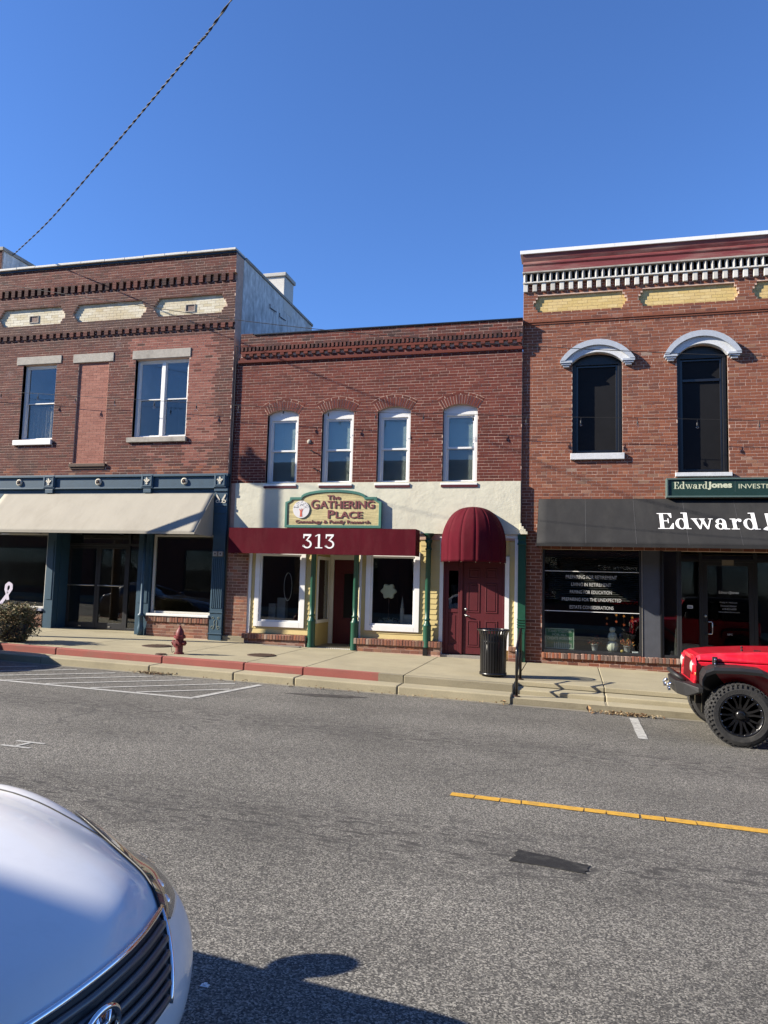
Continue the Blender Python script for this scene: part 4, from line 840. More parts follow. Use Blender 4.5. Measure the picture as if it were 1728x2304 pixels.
gp = MB().box(-1.15, -0.985, -0.06, 0.06, -0.1, 2.683).build('green_pilaster', GREEN, b2, bevel=0.004)
for k in range(4): MB().box(-1.16, -0.975, -0.075-(k % 2)*0.008, -0.061, 0.66+k*0.055, 0.695+k*0.055).build('reeding', GREEN, gp, bevel=0.006)
MB().box(-1.165, -0.97, -0.085, -0.061, 2.45, 2.50).box(-1.16, -0.975, -0.08, -0.061, 2.58, 2.683).build('pilaster_cap', GREEN, gp, bevel=0.006); frame(MB(), -1.14, -0.995, -0.072, -0.061, 0.12, 0.58, 0.03).build('plinth_panel', GREEN, gp, bevel=0.004)
def iron_post(cx, cy, z0, lbl):
    o = MB().lathe([(0.095, z0), (0.09, z0+0.05), (0.088, 0.60), (0.094, 0.62), (0.094, 0.645), (0.075, 0.67), (0.055, 0.735), (0.072, 0.755), (0.072, 0.78), (0.052, 0.80), (0.062, 1.0), (0.057, 2.30), (0.075, 2.32), (0.075, 2.345), (0.056, 2.36), (0.054, 2.46), (0.078, 2.49), (0.082, 2.54), (0.06, 2.56), (0.064, 2.60), (0.12, 2.655), (0.12, 2.684)], (cx, cy, 0), 22).build('iron_post', GREEN, None, smooth=True, loc=(cx, cy, z0)); em = o.modifiers.new('e', 'EDGE_SPLIT'); em.split_angle = R(50)
    return tag(o, lbl, 'post', 'green posts of the middle shopfront')
iron_post(-5.845, -0.10, 0.02, 'green cast iron post at the left side of the recessed entry'); iron_post(-4.805, -0.10, 0.02, 'green cast iron post at the right side of the recessed entry'); iron_post(-3.125, -0.12, 0.16, 'green cast iron post between the shop window and the red door')
MB().box(-3.20, -3.10, -0.19, -0.03, -0.02, 0.17).build('post_foot', BLACK, b2)
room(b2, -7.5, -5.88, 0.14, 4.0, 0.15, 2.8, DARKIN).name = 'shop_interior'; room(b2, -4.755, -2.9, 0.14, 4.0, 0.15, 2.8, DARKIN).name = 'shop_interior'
# display things behind the glass
LSH = pm('lampshade_cloth', (0.66, 0.66, 0.48), 0.8, 0.05, 8); lp = root('table_lamp', (-4.14, 0.38, 0.55), 'scalloped cream lamp behind the right shop window', 'lamp')
ls = MB(); ls.prism([(-4.14+(0.165+0.022*math.cos(6*t))*math.cos(t), 1.36+(0.165+0.022*math.cos(6*t))*math.sin(t)) for t in [2*PI*i/60 for i in range(60)]], 0.30, 0.44); ls.build('lamp_shade', LSH, lp, bevel=0.02); MB().tube([(-4.14, 0.40, 0.55), (-4.14, 0.40, 1.25)], 0.012, 8).lathe([(0.1, 0.55), (0.09, 0.57), (0.015, 0.6)], (-4.14, 0.40, 0), 16).build('stem', IRON, lp, smooth=True)
chu = root('model_church', (-3.80, 0.42, 0.60), 'small white model church with steeple behind the shop window', 'model')
WIN = pm('grey_white_model', (.34, .34, .33), .8); MB().box(-3.86, -3.78, 0.38, 0.46, 0.60, 0.98).build('tower', WIN, chu); MB().box(-3.80, -3.46, 0.40, 0.60, 0.60, 0.80).prism([(-3.80, 0.80), (-3.46, 0.80), (-3.46, 0.83), (-3.80, 0.83)], 0.39, 0.61).build('nave', WIN, chu); MB().lathe([(0.04, 0.98), (0.035, 1.05), (0.0, 1.26)], (-3.82, 0.42, 0), 8).build('steeple', WIN, chu)
MB().box(-4.72, -2.92, 0.15, 0.75, 0.15, 0.60).build('display_shelf', pm('dark_display', (.06, .06, .06), .8), b2); MB().box(-7.45, -5.9, 0.15, 0.8, 0.15, 0.60).build('display_shelf', pm('dark_display', (.06, .06, .06), .8), b2)
pg = MB(); gq = random.Random(3)
for i in range(260):
    x, y, z = gq.gauss(-4.12, 0.12), gq.uniform(0.24, 0.44), 0.61+abs(gq.gauss(0, 0.05)); d = Vector((gq.uniform(-1, 1), gq.uniform(-1, 1), gq.uniform(-.2, 1))).normalized()*0.05; n_ = d.orthogonal().normalized()*0.008
    pg.add([(x-n_.x, y-n_.y, z-n_.z), (x+n_.x, y+n_.y, z+n_.z), (x+d.x, y+d.y, z+d.z)], [(0, 1, 2)])
tag(pg.build('straw_garland', pm('pale_straw', (.45, .45, .36), .9, .3, 20)), 'heap of pale straw decoration at the foot of the shop window', 'decoration')
ov = MB(); ov.tube([(-6.62+0.10*math.cos(t), 0.30, 1.40+0.33*math.sin(t)) for t in [2*PI*i/36 for i in range(37)]], 0.008, 6, caps=False); tag(ov.build('oval_hoop', STEEL, smooth=True), 'thin oval metal hoop hanging inside the left shop window', 'decoration')
for nm, x0, x1, y0, y1, z1, lb in (('carton', -7.12, -6.95, 0.35, 0.5, 0.98, 'small grey carton standing inside the left shop window'), ('carton', -6.93, -6.72, 0.42, 0.6, 1.12, 'taller grey carton inside the left shop window')): tag(MB().box(x0, x1, y0, y1, 0.60, z1).box(x0-.004, x1+.004, y0-.004, y1+.004, z1-.03, z1+.004).build(nm, pm('grey_card', (.2, .2, .2), .8, .2), bevel=0.004), lb, 'box')
# the 313 awning
a3 = root('awning', (-5.5, -0.4, 2.15), 'burgundy box awning with white number 313', 'awning')
F3 = -0.50
MB().box(-7.83, -3.345, F3-0.012, F3, 2.157, 2.752).build('valance', MAROON, a3); MB().box(-7.83, -7.822, F3, -0.05, 2.157, 2.752).build('side_panel', MAROON, a3); MB().box(-3.353, -3.345, F3, -0.05, 2.157, 2.752).build('side_panel', MAROON, a3)
fr = MB()
for z_ in (2.172, 2.735): fr.tube([(-7.80, F3+.02, z_), (-3.37, F3+.02, z_)], 0.013, 6)
for i in range(5): x = -7.79+4.41*i/4; fr.tube([(x, F3+.02, 2.175), (x, -0.05, 2.175)], 0.011, 6).tube([(x, F3+.02, 2.175), (x, F3+.02, 2.73)], 0.011, 6)
fr.build('awning_frame', STEEL, a3, smooth=True)
glyphs('313', -5.985, 2.297, 0.32, 1.08, F3-0.012, LETTER, a3, track=0.12)
# the domed awning
a4 = root('awning', (-2.12, -0.3, 2.05), 'burgundy domed awning over the red door', 'awning')
dm = MB(); cx, rx, ry, zb, hz = -2.135, 0.725, 0.80, 2.05, 1.235
def dome(u, v):
    t = PI*u; ph = v; r_ = math.cos(max(0, (v-0.30)/0.70)*PI/2)**0.80 if v > 0.30 else 1.0
    z = zb+hz*(v*0.98 if v <= 0.30 else 0.294+0.706*math.sin((v-0.30)/0.70*PI/2))
    return (cx-rx*r_*math.cos(t)*(1-0.0*v), -0.05-ry*r_*math.sin(t), z)
SEG = 7
def domef(u, v):                                         # straight cloth between the ribs, as canvas is
    k = min(int(u*SEG), SEG-1); a, b_ = dome(k/SEG, v), dome((k+1)/SEG, v); f = u*SEG-k; s_ = 1-0.03*math.sin(PI*f)
    q = [a[i]+(b_[i]-a[i])*f for i in range(3)]; return tuple(q)
for k in range(SEG):
    o = MB().grid(lambda u, v: domef((k+u*0.9999)/SEG, v), 4, 22).build('gore', MAROON, a4, smooth=True); q = o.modifiers.new('t', 'SOLIDIFY'); q.thickness = 0.006; q.offset = -1
rb_ = MB()
for k in range(SEG+1): rb_.tube([Vector((cx, -0.05, 0))+(Vector(dome(k/SEG, v/20))-Vector((cx, -0.05, 0.0)))*0.965+Vector((0, 0, .06)) for v in range(0, 19)], 0.008, 5)
rb_.tube([Vector((cx, -0.05, 2.065))+(Vector(dome(k/28, 0.0))-Vector((cx, -0.05, 2.05)))*0.95 for k in range(29)], 0.008, 5); rb_.build('rib', STEEL, a4, smooth=True)
# The Gathering Place sign
SW_ = pm('sandblasted_cedar', (0.55, 0.47, 0.24), 0.8, 0.42, 3.2, 0.5, 20, stretch=(0.6, 1, 9))
gs = root('shop_sign', (-5.41, -0.1, 2.79), 'carved wooden sign with arched top and green frame reading The Gathering Place', 'sign')
def signpoly(d):
    x0, x1, z0, za = -6.595+d, -4.238-d, 2.792+d, 3.512-d
    top = [(-4.625+1.0*d*0.2, za)]; cxs = -5.415; hw = 0.79-d*0.3; arch = [(cxs+hw*math.cos(PI*(1-i/16)), za+0.175*math.sin(PI*i/16)**0.9) for i in range(17)]
    left = [(x0, z0), (x1, z0), (x1, 3.395-d*.6), (x1-0.10+d*.2, 3.43-d*.3), (x1-0.12, za)]
    return left+arch[::-1]+[(x0+0.12, za), (x0+0.10-d*.2, 3.43-d*.3), (x0, 3.395-d*.6)]
MB().prism(signpoly(0.05), -0.125, -0.055).build('board', SW_, gs); MB().ring(signpoly(0), signpoly(0.062), -0.145, -0.054).build('frame', SIGNFRAME, gs, bevel=0.006)
text('The', -5.555, -5.235, 3.452, 3.555, -0.125, LETTERRED, gs, 0.02, thick=0.014, split=True); text('G', -5.95, -5.755, 3.235, 3.452, -0.125, LETTERRED, gs, 0.015, thick=0.014, split=True); text('ATHERING', -5.735, -4.41, 3.245, 3.425, -0.125, LETTERRED, gs, 0.02, thick=0.014, split=True)
text('P', -5.53, -5.365, 3.012, 3.208, -0.125, LETTERRED, gs, 0.02, thick=0.014, split=True); text('LACE', -5.335, -4.69, 3.018, 3.175, -0.125, LETTERRED, gs, 0.02, thick=0.014, split=True); text('Genealogy & Family Research', -6.32, -4.505, 2.872, 2.972, -0.125, LETTERRED, gs, 0.012, thick=0.012, split=True)
lg = MB().lathe([(0.205, 0.0), (0.205, -0.022), (0, -0.022)], (-6.187, -0.125, 3.22), 32, 'y').build('emblem', pm('white_enamel', (.74, .73, .72), .5, .05, 10), gs)
tr = MB(); tr.prism([(-6.215, 3.05), (-6.155, 3.05), (-6.165, 3.16), (-6.135, 3.24), (-6.155, 3.235), (-6.178, 3.18), (-6.187, 3.25), (-6.195, 3.18), (-6.22, 3.235), (-6.237, 3.235), (-6.207, 3.16)], -0.151, -0.147); tr.build('tree_trunk', pm('orange_red_enamel', (.62, .13, .07), .5), lg)
tw = MB(); gq = random.Random(5)
for i in range(46):
    t = gq.uniform(0.1, PI-0.1); r0 = gq.uniform(.06, .16); c_ = (-6.187+r0*1.1*math.cos(t), 3.245+r0*.95*math.sin(t)); L_ = 0.02; an = t+gq.uniform(-.9, .9)
    tw.prism(stripe((c_[0], c_[1]), (c_[0]+L_*math.cos(an), c_[1]+L_*math.sin(an)), 0.006), -0.1495-0.0004*(i % 4), -0.147)
tw.build('tree_branches', pm('dark_grey_enamel', (.12, .12, .13), .5), lg)
# ================================================================== right building
Y3 = 0.07; XR = 7.4
b3 = root('brick_building', (3.0, Y3, zt(3.0)), 'tall orange brown brick building with yellow frieze panels and white hooded black windows', 'building')
W3 = [(-0.012, 1.038, 4.475, 6.56, 0.155), (2.156, 3.152, 4.03, 6.60, 0.19), (4.45, 5.45, 4.475, 6.56, 0.155)]
holes3 = [(a, c, z0, z1) for a, c, z0, z1, r_ in W3]+[(-0.05, 1.08, 4.335, 4.475), (2.10, 3.205, 3.945, 4.03), (4.40, 5.50, 4.335, 4.475)]
def archcut3(a, c, sp, rise):
    cx, hw = (a+c)/2, (c-a)/2; Rr = (hw*hw+rise*rise)/(2*rise); zc = sp+rise-Rr
    def s(a0, a1):
        z = max(a0, sp)
        if a1 <= sp or z >= zc+Rr: return None
        w_ = math.sqrt(Rr*Rr-(z-zc)**2); return (cx-w_, cx+w_)
    return s
sh3 = [archcut3(a, c, z1, r_) for a, c, z0, z1, r_ in W3]
PAN3 = [(-0.87, 1.15), (1.37, 3.41), (3.65, 5.70)]; PZ3 = (7.675, 8.08); hx3 = [hexshape(a, c, *PZ3, ins=0.13, steps=3) for a, c in PAN3]
bricks = field(-1.09, XR, 2.38, 7.42, Y3, B_ORANGE, holes3, sh3, header=7, seed=61, pick=lambda x, z, g: B_BASE if g.random() < (.16 if z < 4.4 else .02) else B_ORANGE)
bricks += field(-1.09, XR, 7.505, 8.18, Y3-0.02, B_ORANGE, shapes=[cut(s) for s in hx3], seed=62)+field(-1.09, XR, 8.18, 8.37, Y3-0.005, B_ORANGE, seed=63)
for (a, c), s in zip(PAN3, hx3): bricks += field(a, c, PZ3[0], PZ3[1], Y3+0.04, B_YEL, inside=s, seed=int(a*10)+90, joint=0.005)
bricks += field(-0.985, -0.637, -0.10, 2.38, Y3, B_ORANGE, seed=65, ch=0.072)
bricks += field(-0.632, 2.15, -0.16, 0.045, Y3-0.02, B_BASE, seed=66, ch=0.072, pick=lambda x, z, g: B_ORANGE if g.random() < .5 else B_BASE)
for b in bricks:
    if b['z1'] < 2.45 and b['z0'] > 2.38: b['hid'] = 1
    if b['x0'] > -0.7 and 2.3 < b['z0'] < 3.42: b['hid'] = 1
lay(bricks, b3)
w3 = MB(); backing(w3, -1.09, XR, 2.38, 7.42, Y3+0.003, 0.35, [(a, c, z0, z1+r_) for a, c, z0, z1, r_ in W3]); w3.box(-1.09, XR, Y3+0.0435, .35, 7.42, 8.37).box(-1.09, XR, Y3-0.04, .35, 8.37, 9.0)
MB().box(-0.985, -0.637, Y3+0.003, .35, -.3, 2.379).build('pier', MORTAR, b3); MB().box(-0.632, 2.15, Y3-0.017, .25, -.4, 0.046).build('plinth', MORTAR, b3)
for a, c, z0, z1, r_ in W3:
    pts = arc_pts((a+c)/2, z1, (c-a)/2, r_, 16)
    for p, q in zip(pts[:-1], pts[1:]): w3.prism([p, q, (q[0], z1+r_+0.001), (p[0], z1+r_+0.001)], Y3+0.003, 0.35)
w3.build('wall', MORTAR, b3)
fz = MB(); NZ = 36
for i in range(NZ):
    z0, z1 = 7.505+(8.18-7.505)*i/NZ, 7.505+(8.18-7.505)*(i+1)/NZ; xs = [-1.09]
    for s in hx3:
        iv = s((z0+z1)/2)
        if iv: xs += [iv[0], iv[1]]
    xs.append(XR)
    for a, c in zip(xs[0::2], xs[1::2]): fz.box(a, c, Y3-0.017, Y3+0.043, z0, z1)
fz.box(-1.09, XR, Y3-0.002, Y3+0.043, 8.18, 8.37); fz.build('frieze', MORTAR, b3)
MB().box(-1.10, XR, Y3-0.035, Y3+0.1, 7.465, 7.504).box(-1.095, XR, Y3-0.018, Y3+0.1, 7.421, 7.464).build('belt_course', B_ORANGE, b3, bevel=0.01)
# cornice: white blocks, dog-tooth course, maroon band, white cap
x = -1.085; me = None
while x < XR-.1:
    if me is None: o = MB().box(0, 0.098, 0, 0.10, 0, 0.185).build('dentil', B_WHITE, b3, local=True, bevel=0.008); me = o.data
    else: o = bpy.data.objects.new('dentil', me); COL.objects.link(o); o.parent = b3; q = o.modifiers.new('bevel', 'BEVEL'); q.width = 0.008
    o.location = Vector((x+rng.uniform(-.004, .004), Y3-0.075, 8.18))-wloc(b3); x += 0.1985
MB().box(-1.10, XR, Y3-0.10, Y3, 8.372, 8.402).build('white_course', B_WHITE, b3)
TOOTH = pm('greying_tooth_paint', (.40, .39, .37), .8, .35, 9)
x = -1.05; me = None
while x < XR-.1:
    if me is None: o = MB().add([(-0.042, 0.07, 0), (0, 0, 0), (0.042, 0.07, 0), (-0.042, 0.07, 0.185), (0, 0, 0.185), (0.042, 0.07, 0.185)], [(0, 1, 4, 3), (1, 2, 5, 4), (0, 2, 1), (3, 4, 5)]).build('dog_tooth', TOOTH, b3, local=True); me = o.data
    else: o = bpy.data.objects.new('dog_tooth', me); COL.objects.link(o); o.parent = b3
    o.location = Vector((x, Y3-0.115, 8.405))-wloc(b3); x += 0.1405
MB().box(-1.09, XR, Y3-0.04, Y3+0.02, 8.404, 8.60).build('tooth_bed', BLACK, b3); MB().box(-1.11, XR, Y3-0.13, Y3+.1, 8.595, 8.632).build('ledge', STONE, b3, bevel=0.006)
pr = [(-0.10, 8.634), (-0.10, 8.76), (-0.125, 8.80), (-0.125, 8.83), (-0.11, 8.86), (-0.14, 8.92), (-0.17, 9.015)]
cb = MB(); n = len(pr); cb.add([(-1.10, Y3+a, z) for a, z in pr]+[(XR, Y3+a, z) for a, z in pr]+[(-1.10, Y3+.3, 8.634), (-1.10, Y3+.3, 9.015)], [(i, n+i, n+i+1, i+1) for i in range(n-1)]+[tuple([2*n]+list(range(n))+[2*n+1])]); cb.build('cornice_band', REDBAND, b3, weld=True)
x = -1.16
while x < XR: x2 = min(x+2.05, XR); MB().box(x+.002, x2-.002, Y3-0.20, Y3+.35, 9.017, 9.10).build('cap_sheet', WHITE, b3, bevel=0.004); x = x2
MB().box(-1.08, XR, .35, 14, 7.9, 8.0).box(-1.085, -.9, .35, 14, -.3, 9.0).box(-1.08, XR, 13.9, 14, -.3, 7.9).build('roof', ROOFING, b3)
def hood(parent, a, c, sp, rise):
    cx, hw = (a+c)/2, (c-a)/2
    inn = arc_pts(cx, sp-0.06, hw+0.0, rise+0.06, 22); mid = arc_pts(cx, sp-0.03, hw+0.155, rise+0.175, 22); out = arc_pts(cx, sp-0.03, hw+0.262, rise+0.30, 22)
    f = MB()
    for i in range(22): f.prism([inn[i], inn[i+1], mid[i+1], mid[i]], Y3-0.075, Y3+0.06)
    f = f.build('window_hood', WHITE2, parent)
    o_ = MB()
    for i in range(22): o_.prism([mid[i], mid[i+1], out[i+1], out[i]], Y3-0.135, Y3+0.02)
    o_.build('hood_moulding', HOODGREY, f)
    for k in (-1, 1):
        x0 = cx+k*(hw+0.13); 
        for j, (w_, z1, z0) in enumerate(((0.132, sp-0.03, sp-0.078), (0.10, sp-0.079, sp-0.118), (0.065, sp-0.119, sp-0.16))): MB().box(x0-w_, x0+w_, Y3-0.125+j*0.022, Y3+0.02, z0, z1).build('hood_bracket', HOODGREY, f, bevel=0.004)
def black_window(parent, a, c, z0, sp, rise, rail=None):
    y = Y3+0.12; cx, hw = (a+c)/2, (c-a)/2; pts = arc_pts(cx, sp, hw, rise, 16)
    m = MB(); m.box(a, a+0.08, y, y+0.10, z0, sp).box(c-0.08, c, y, y+0.10, z0, sp).box(a+.08, c-.08, y, y+.1, z0, z0+.05); m.prism([(a, sp-0.085), (c, sp-0.085), (c, sp)]+pts[::-1][1:-1]+[(a, sp)], y+.002, y+.098)
    w = m.build('window', BLACK, parent, bevel=0.006); MB().box(a+0.08, c-0.08, y+0.075, y+0.09, z0+.05, sp-.085).build('board', BOARD, w)
    frame(MB(), a+.081, c-.081, y+0.045, y+0.074, z0+.051, sp-.086, 0.045).build('sash', BLACKP, w, bevel=0.005)
    if rail: MB().box(a+.126, c-.126, y+0.035, y+0.074, rail-.03, rail+.03).build('meeting_rail', BLACKP, w, bevel=0.006)
    MB().box(a-.01, a, Y3+.012, .34, z0, sp).box(c, c+.01, Y3+.012, .34, z0, sp).build('jamb', B_ORANGE, w)
    hood(w, a, c, sp, rise)
for (a, c, z0, sp, r_), rl in zip(W3, (None, 6.05, None)): black_window(b3, a, c, z0, sp, r_, rl)
for a, c, z0, z1 in holes3[3:]: MB().box(a, c, Y3-0.07, .2, z0, z1-.002).build('sill', WHITE2, b3, bevel=0.008)
# ---- shopfront
rowlock(-0.632, 2.152, Y3-0.07, .2, 0.048, 0.158, brickmat('brick_mixed_rowlock', [(0, (.10, .06, .05)), (.3, (.22, .16, .13)), (.55, (.28, .09, .05)), (.8, (.33, .12, .06)), (1, (.36, .30, .26))], gamt=.3), b3, w=0.068)
bw = frame(MB(), -0.632, 1.415, 0.09, 0.17, 0.16, 2.45, 0.045, 0.06).build('shop_window', BRONZE, b3, bevel=0.004); pane(bw, -0.59, 1.372, 0.13, 0.215, 2.41, GLASS)
MB().box(1.416, 1.428, 0.085, 0.17, 0.16, 2.45).build('frame_edge', ALU, bw)
for z_, dz in ((1.905, 0.0), (1.045, 0.0)): MB().box(-0.585, 1.37, 0.1275, 0.129, z_, z_+0.012).build('white_rule', LETTER, bw)
sp3 = MB().box(1.43, 1.785, 0.10, 0.18, 0.14, 2.45).build('slate_panel', SLATEPANEL, b3, bevel=0.003); MB().box(1.786, 1.812, 0.07, 0.19, 0.14, 2.45).build('mullion', BLACK, b3)
sg = frame(MB(), 1.813, 2.15, 0.09, 0.17, 0.16, 2.45, 0.04, 0.055).build('shop_window', BRONZE, b3, bevel=0.004); pane(sg, 1.85, 2.112, 0.13, 0.21, 2.41, GLASS)
GREYL = pm('window_lettering', (.55, .55, .54), .6)
for s_, x0, x1, z0, z1 in (('PREPARING FOR RETIREMENT', -0.137, 0.92, 1.752, 1.83), ('LIVING IN RETIREMENT', -0.023, 0.80, 1.595, 1.668), ('PAYING FOR EDUCATION', -0.05, 0.815, 1.435, 1.505), ('PREPARING FOR THE UNEXPECTED', -0.217, 1.005, 1.275, 1.345), ('ESTATE CONSIDERATIONS', -0.054, 0.848, 1.11, 1.18)): text(s_, x0, x1, z0, z1, 0.1295, GREYL, bw, 0.0, thick=0.001)
# venetian blind in the upper window
bl = MB(); z = 1.30
while z < 2.40: bl.add([(-0.57, 0.185, z), (1.36, 0.185, z), (1.36, 0.205, z+0.014), (-0.57, 0.205, z+0.014)], [(0, 1, 2, 3)]); z += 0.042
bl.build('blind', pm('dark_blind', (0.10, 0.095, 0.085), 0.6), bw)
# recessed door
YD = 1.0
MB().box(2.152, 2.20, 0.09, YD, -0.2, 2.45).build('entrance_cheek', BRONZE, b3)
en3 = MB()
for a, c in ((2.20, 2.26), (2.68, 2.75), (3.78, 3.85), (4.5, 4.56)): en3.box(a, c, YD, YD+.07, -.2, 2.5)
en3 = en3.box(2.26, 4.5, YD+.002, YD+.068, 2.20, 2.26).box(2.26, 2.68, YD+.002, YD+.068, -.2, 0.12).build('entrance_frame', BRONZE, b3, bevel=.004)
pane(en3, 2.26, 2.68, YD+.03, 0.12, 2.2, GLASS); pane(en3, 3.85, 4.5, YD+.03, 0.0, 2.2, GLASS); pane(en3, 2.26, 4.5, YD+.03, 2.26, 2.5, GLASS)
d3 = frame(MB(), 2.752, 3.778, YD+.005, YD+.055, -.12, 2.195, 0.10, 0.22, 0.08).build('door', BRONZE, b3, bevel=.004); pane(d3, 2.85, 3.68, YD+.03, 0.09, 2.12, DGLASS)
MB().tube([(2.80, YD-.0, 0.90), (2.80, YD-.05, 0.90), (2.86+.06, YD-.06, 0.90), (2.93, YD-.06, 0.86), (2.93, YD-.06, 0.68), (2.92, YD-.06, 0.64), (2.80, YD-.05, 0.64), (2.80, YD, 0.64)], 0.012, 8).build('door_handle', CHROME, d3, smooth=True); MB().lathe([(.03, 0), (.03, -.014), (0, -.016)], (2.80, YD, 1.02), 12, 'y').build('lock', STEEL, d3, smooth=True)
text('Edward', 3.085, 3.30, 1.512, 1.572, YD+.028, LETTER, d3, 0.0, thick=.001); text('Jones', 3.305, 3.485, 1.500, 1.572, YD+.028, LETTER, d3, 0.03, thick=.001)
for i, (s_, a, c) in enumerate((('Phillip R. McGrath', 3.10, 3.45), ('Financial Advisor', 3.12, 3.44), ('618-833-6000', 3.15, 3.43), ('www.edwardjones.com', 3.066, 3.495))): text(s_, a, c, 1.30-i*.068, 1.34-i*.068, YD+.028, pm('grey_lettering', (.45, .45, .45), .6), d3, 0.0, thick=.001)
text('SIPC', 3.24, 3.35, 0.62, 0.66, YD+.028, pm('grey_lettering', (.45, .45, .45), .6), d3, 0.01, thick=.001)
MB().box(3.15, 3.385, YD-.012, YD+.001, 2.125, 2.245).build('number_plate', pm('tan_plate', (.26, .22, .17), .6), en3, bevel=.004); MB().box(2.44, 2.555, YD+.024, YD+.029, 1.17, 1.245).build('door_sticker', LETTER, en3); MB().box(2.46, 2.535, YD+.0225, YD+.0238, 1.192, 1.212).build('sticker_print', pm('blue_print', (.04, .07, .3), .6), en3)
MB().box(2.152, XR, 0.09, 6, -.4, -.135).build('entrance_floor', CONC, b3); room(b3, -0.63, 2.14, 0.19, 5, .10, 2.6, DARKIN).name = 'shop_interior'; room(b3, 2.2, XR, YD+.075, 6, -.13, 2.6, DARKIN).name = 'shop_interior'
MB().box(4.56, XR, 0.09, .2, -.3, 2.45).build('slate_panel', SLATEPANEL, b3); MB().box(2.15, XR, .09, 1.1, 2.5, 2.58).build('soffit', BLACK, b3)
# things in the window
ps = root('poster', (-0.27, 0.33, 0.236), 'green poster reading stand together for all Choate workers in window', 'poster'); PG = pm('poster_green', (.05, .17, .075), .6, .05); MB().box(-0.565, 0.032, 0.30, 0.31, 0.236, 0.661).build('sheet', PG, ps); frame(MB(), -0.572, 0.039, 0.296, 0.312, 0.229, 0.668, 0.02).build('border', pm('pale_green_border', (.42, .5, .4), .6), ps)
PT = pm('poster_print', (.46, .52, .42), .6)
for s_, a, c, z0, z1 in (('STAND TOGETHER', -0.52, -0.01, 0.575, 0.635), ('FOR ALL', -0.42, -0.11, 0.505, 0.555), ('CHOATE WORKERS', -0.53, -0.01, 0.42, 0.485)): text(s_, a, c, z0, z1, 0.2995, PT, ps, .02, thick=.001)
fg = MB()
for i in range(9):
    x = -0.37+i*0.043; fg.prism([(x-.011, .25), (x+.011, .25), (x+.014, .33), (x+.009, .352), (x-.009, .352), (x-.014, .33)], .2985, .2998).prism(ell(x, .363, .0085, .0095, 10), .2985, .2998)
fg.build('row_of_figures', PT, ps)
def pumpkin(mb, cx, cy, z0, r_, h, ribs=10):
    n = 40; m = 10; V = []; F = []
    for i in range(m+1):
        ph = -PI/2+PI*i/m
        for k in range(n):
            t = 2*PI*k/n; rr = r_*(max(math.cos(ph), 0)**0.7)*(1-0.09*abs(math.sin(ribs*t/2))**.6*1.0); V.append((cx+rr*math.cos(t), cy+rr*math.sin(t), z0+h/2+h/2*math.sin(ph)))
    for i in range(m):
        for k in range(n): k2 = (k+1) % n; F.append((i*n+k, i*n+k2, (i+1)*n+k2, (i+1)*n+k))
    mb.add(V, F)
PK = pm('white_pumpkin', (.62, .61, .50), .5, .08, 8)
pk = root('pumpkin_stack', (0.84, 0.42, 0.20), 'stack of three white pumpkins standing in the office window', 'pumpkin'); z = 0.205
for r_, h in ((0.125, 0.235), (0.098, 0.20), (0.062, 0.115)): m_ = MB(); pumpkin(m_, 0.84, 0.42, z, r_, h); m_.build('pumpkin', PK, pk, smooth=True); z += h-.012
gq = random.Random(9)
def flowers(cx, cy, z, r_, n, mats, name, lbl):
    rt = root('flower_pot', (cx, cy, z), lbl, 'flower pot', 'flower pots in the office window'); MB().lathe([(.055, z), (.06, z+.02), (.078, z+.13), (.083, z+.13), (.083, z+.145), (.07, z+.145), (.06, z+.12), (0, z+.12)], (cx, cy, 0), 18).build('pot', pm('glazed_pot', (.42, .41, .40), .4, .15, 20), rt, smooth=True)
    fb = MB()
    for i in range(n):
        p = Vector((gq.gauss(0, .45), gq.gauss(0, .4), abs(gq.gauss(0, .4))))*r_+Vector((cx, cy, z+.15)); d = Vector((gq.uniform(-1, 1), gq.uniform(-1, .3), gq.uniform(-.3, 1))).normalized(); a = d.orthogonal().normalized()*.016; b_ = d.cross(a).normalized()*.016
        fb.add([p-a, p-b_, p+a, p+b_], [(0, 1, 2, 3)], 0, gq.randrange(3))
    fb.build('blooms', mats, rt)
FM = [pm('russet_petals', (.38, .07, .02), .7, .2, 30), pm('orange_petals', (.50, .17, .02), .7, .2, 30), pm('olive_leaves', (.10, .11, .03), .7, .2, 30)]
flowers(1.14, 0.42, 0.205, .16, 260, FM, 'a', 'flower pot of orange and russet blooms right of the white pumpkins'); flowers(0.47, 0.48, 0.205, .15, 220, [FM[2], FM[0], pm('brown_petals', (.14, .06, .03), .7)], 'b', 'flower pot of dim brown blooms left of the white pumpkins')
m_ = MB(); pumpkin(m_, 1.035, 0.36, .205, .04, .06); tag(m_.build('gourd', pm('yellow_gourd', (.5, .36, .08), .5), smooth=True), 'little yellow gourd beside the flower pot in office window', 'gourd')
tag(MB().box(1.24, 1.36, .3, .42, .21, .235).box(1.243, 1.357, .297, .3, .214, .231).build('booklet', LETTER, bevel=.003), 'white booklet lying at the right of the office window', 'booklet')
gar = root('leaf_garland', (.95, .30, 1.03), 'strings of small orange paper leaves hanging in office window', 'decoration')
for x, zs in ((.72, (.92, .80)), (.915, (1.0, .86)), (1.07, (.98, .80)), (1.24, (.95, .88))):
    MB().tube([(x, .30, 1.10), (x, .30, zs[-1])], .0025, 4).build('string', IRON, gar)
    for z in zs: MB().prism([(x+(.030 if i % 2 else .018)*math.cos(i*PI/5), z+(.034 if i % 2 else .018)*math.sin(i*PI/5)) for i in range(10)], .294, .300).build('paper_leaf', FM[1] if z > .9 else pm('red_orange_leaf', (.5, .09, .02), .7), gar)
MB().box(-0.6, 1.39, .19, .75, .10, .20).build('display_shelf', pm('dark_display', (.06, .06, .06), .8), b3)
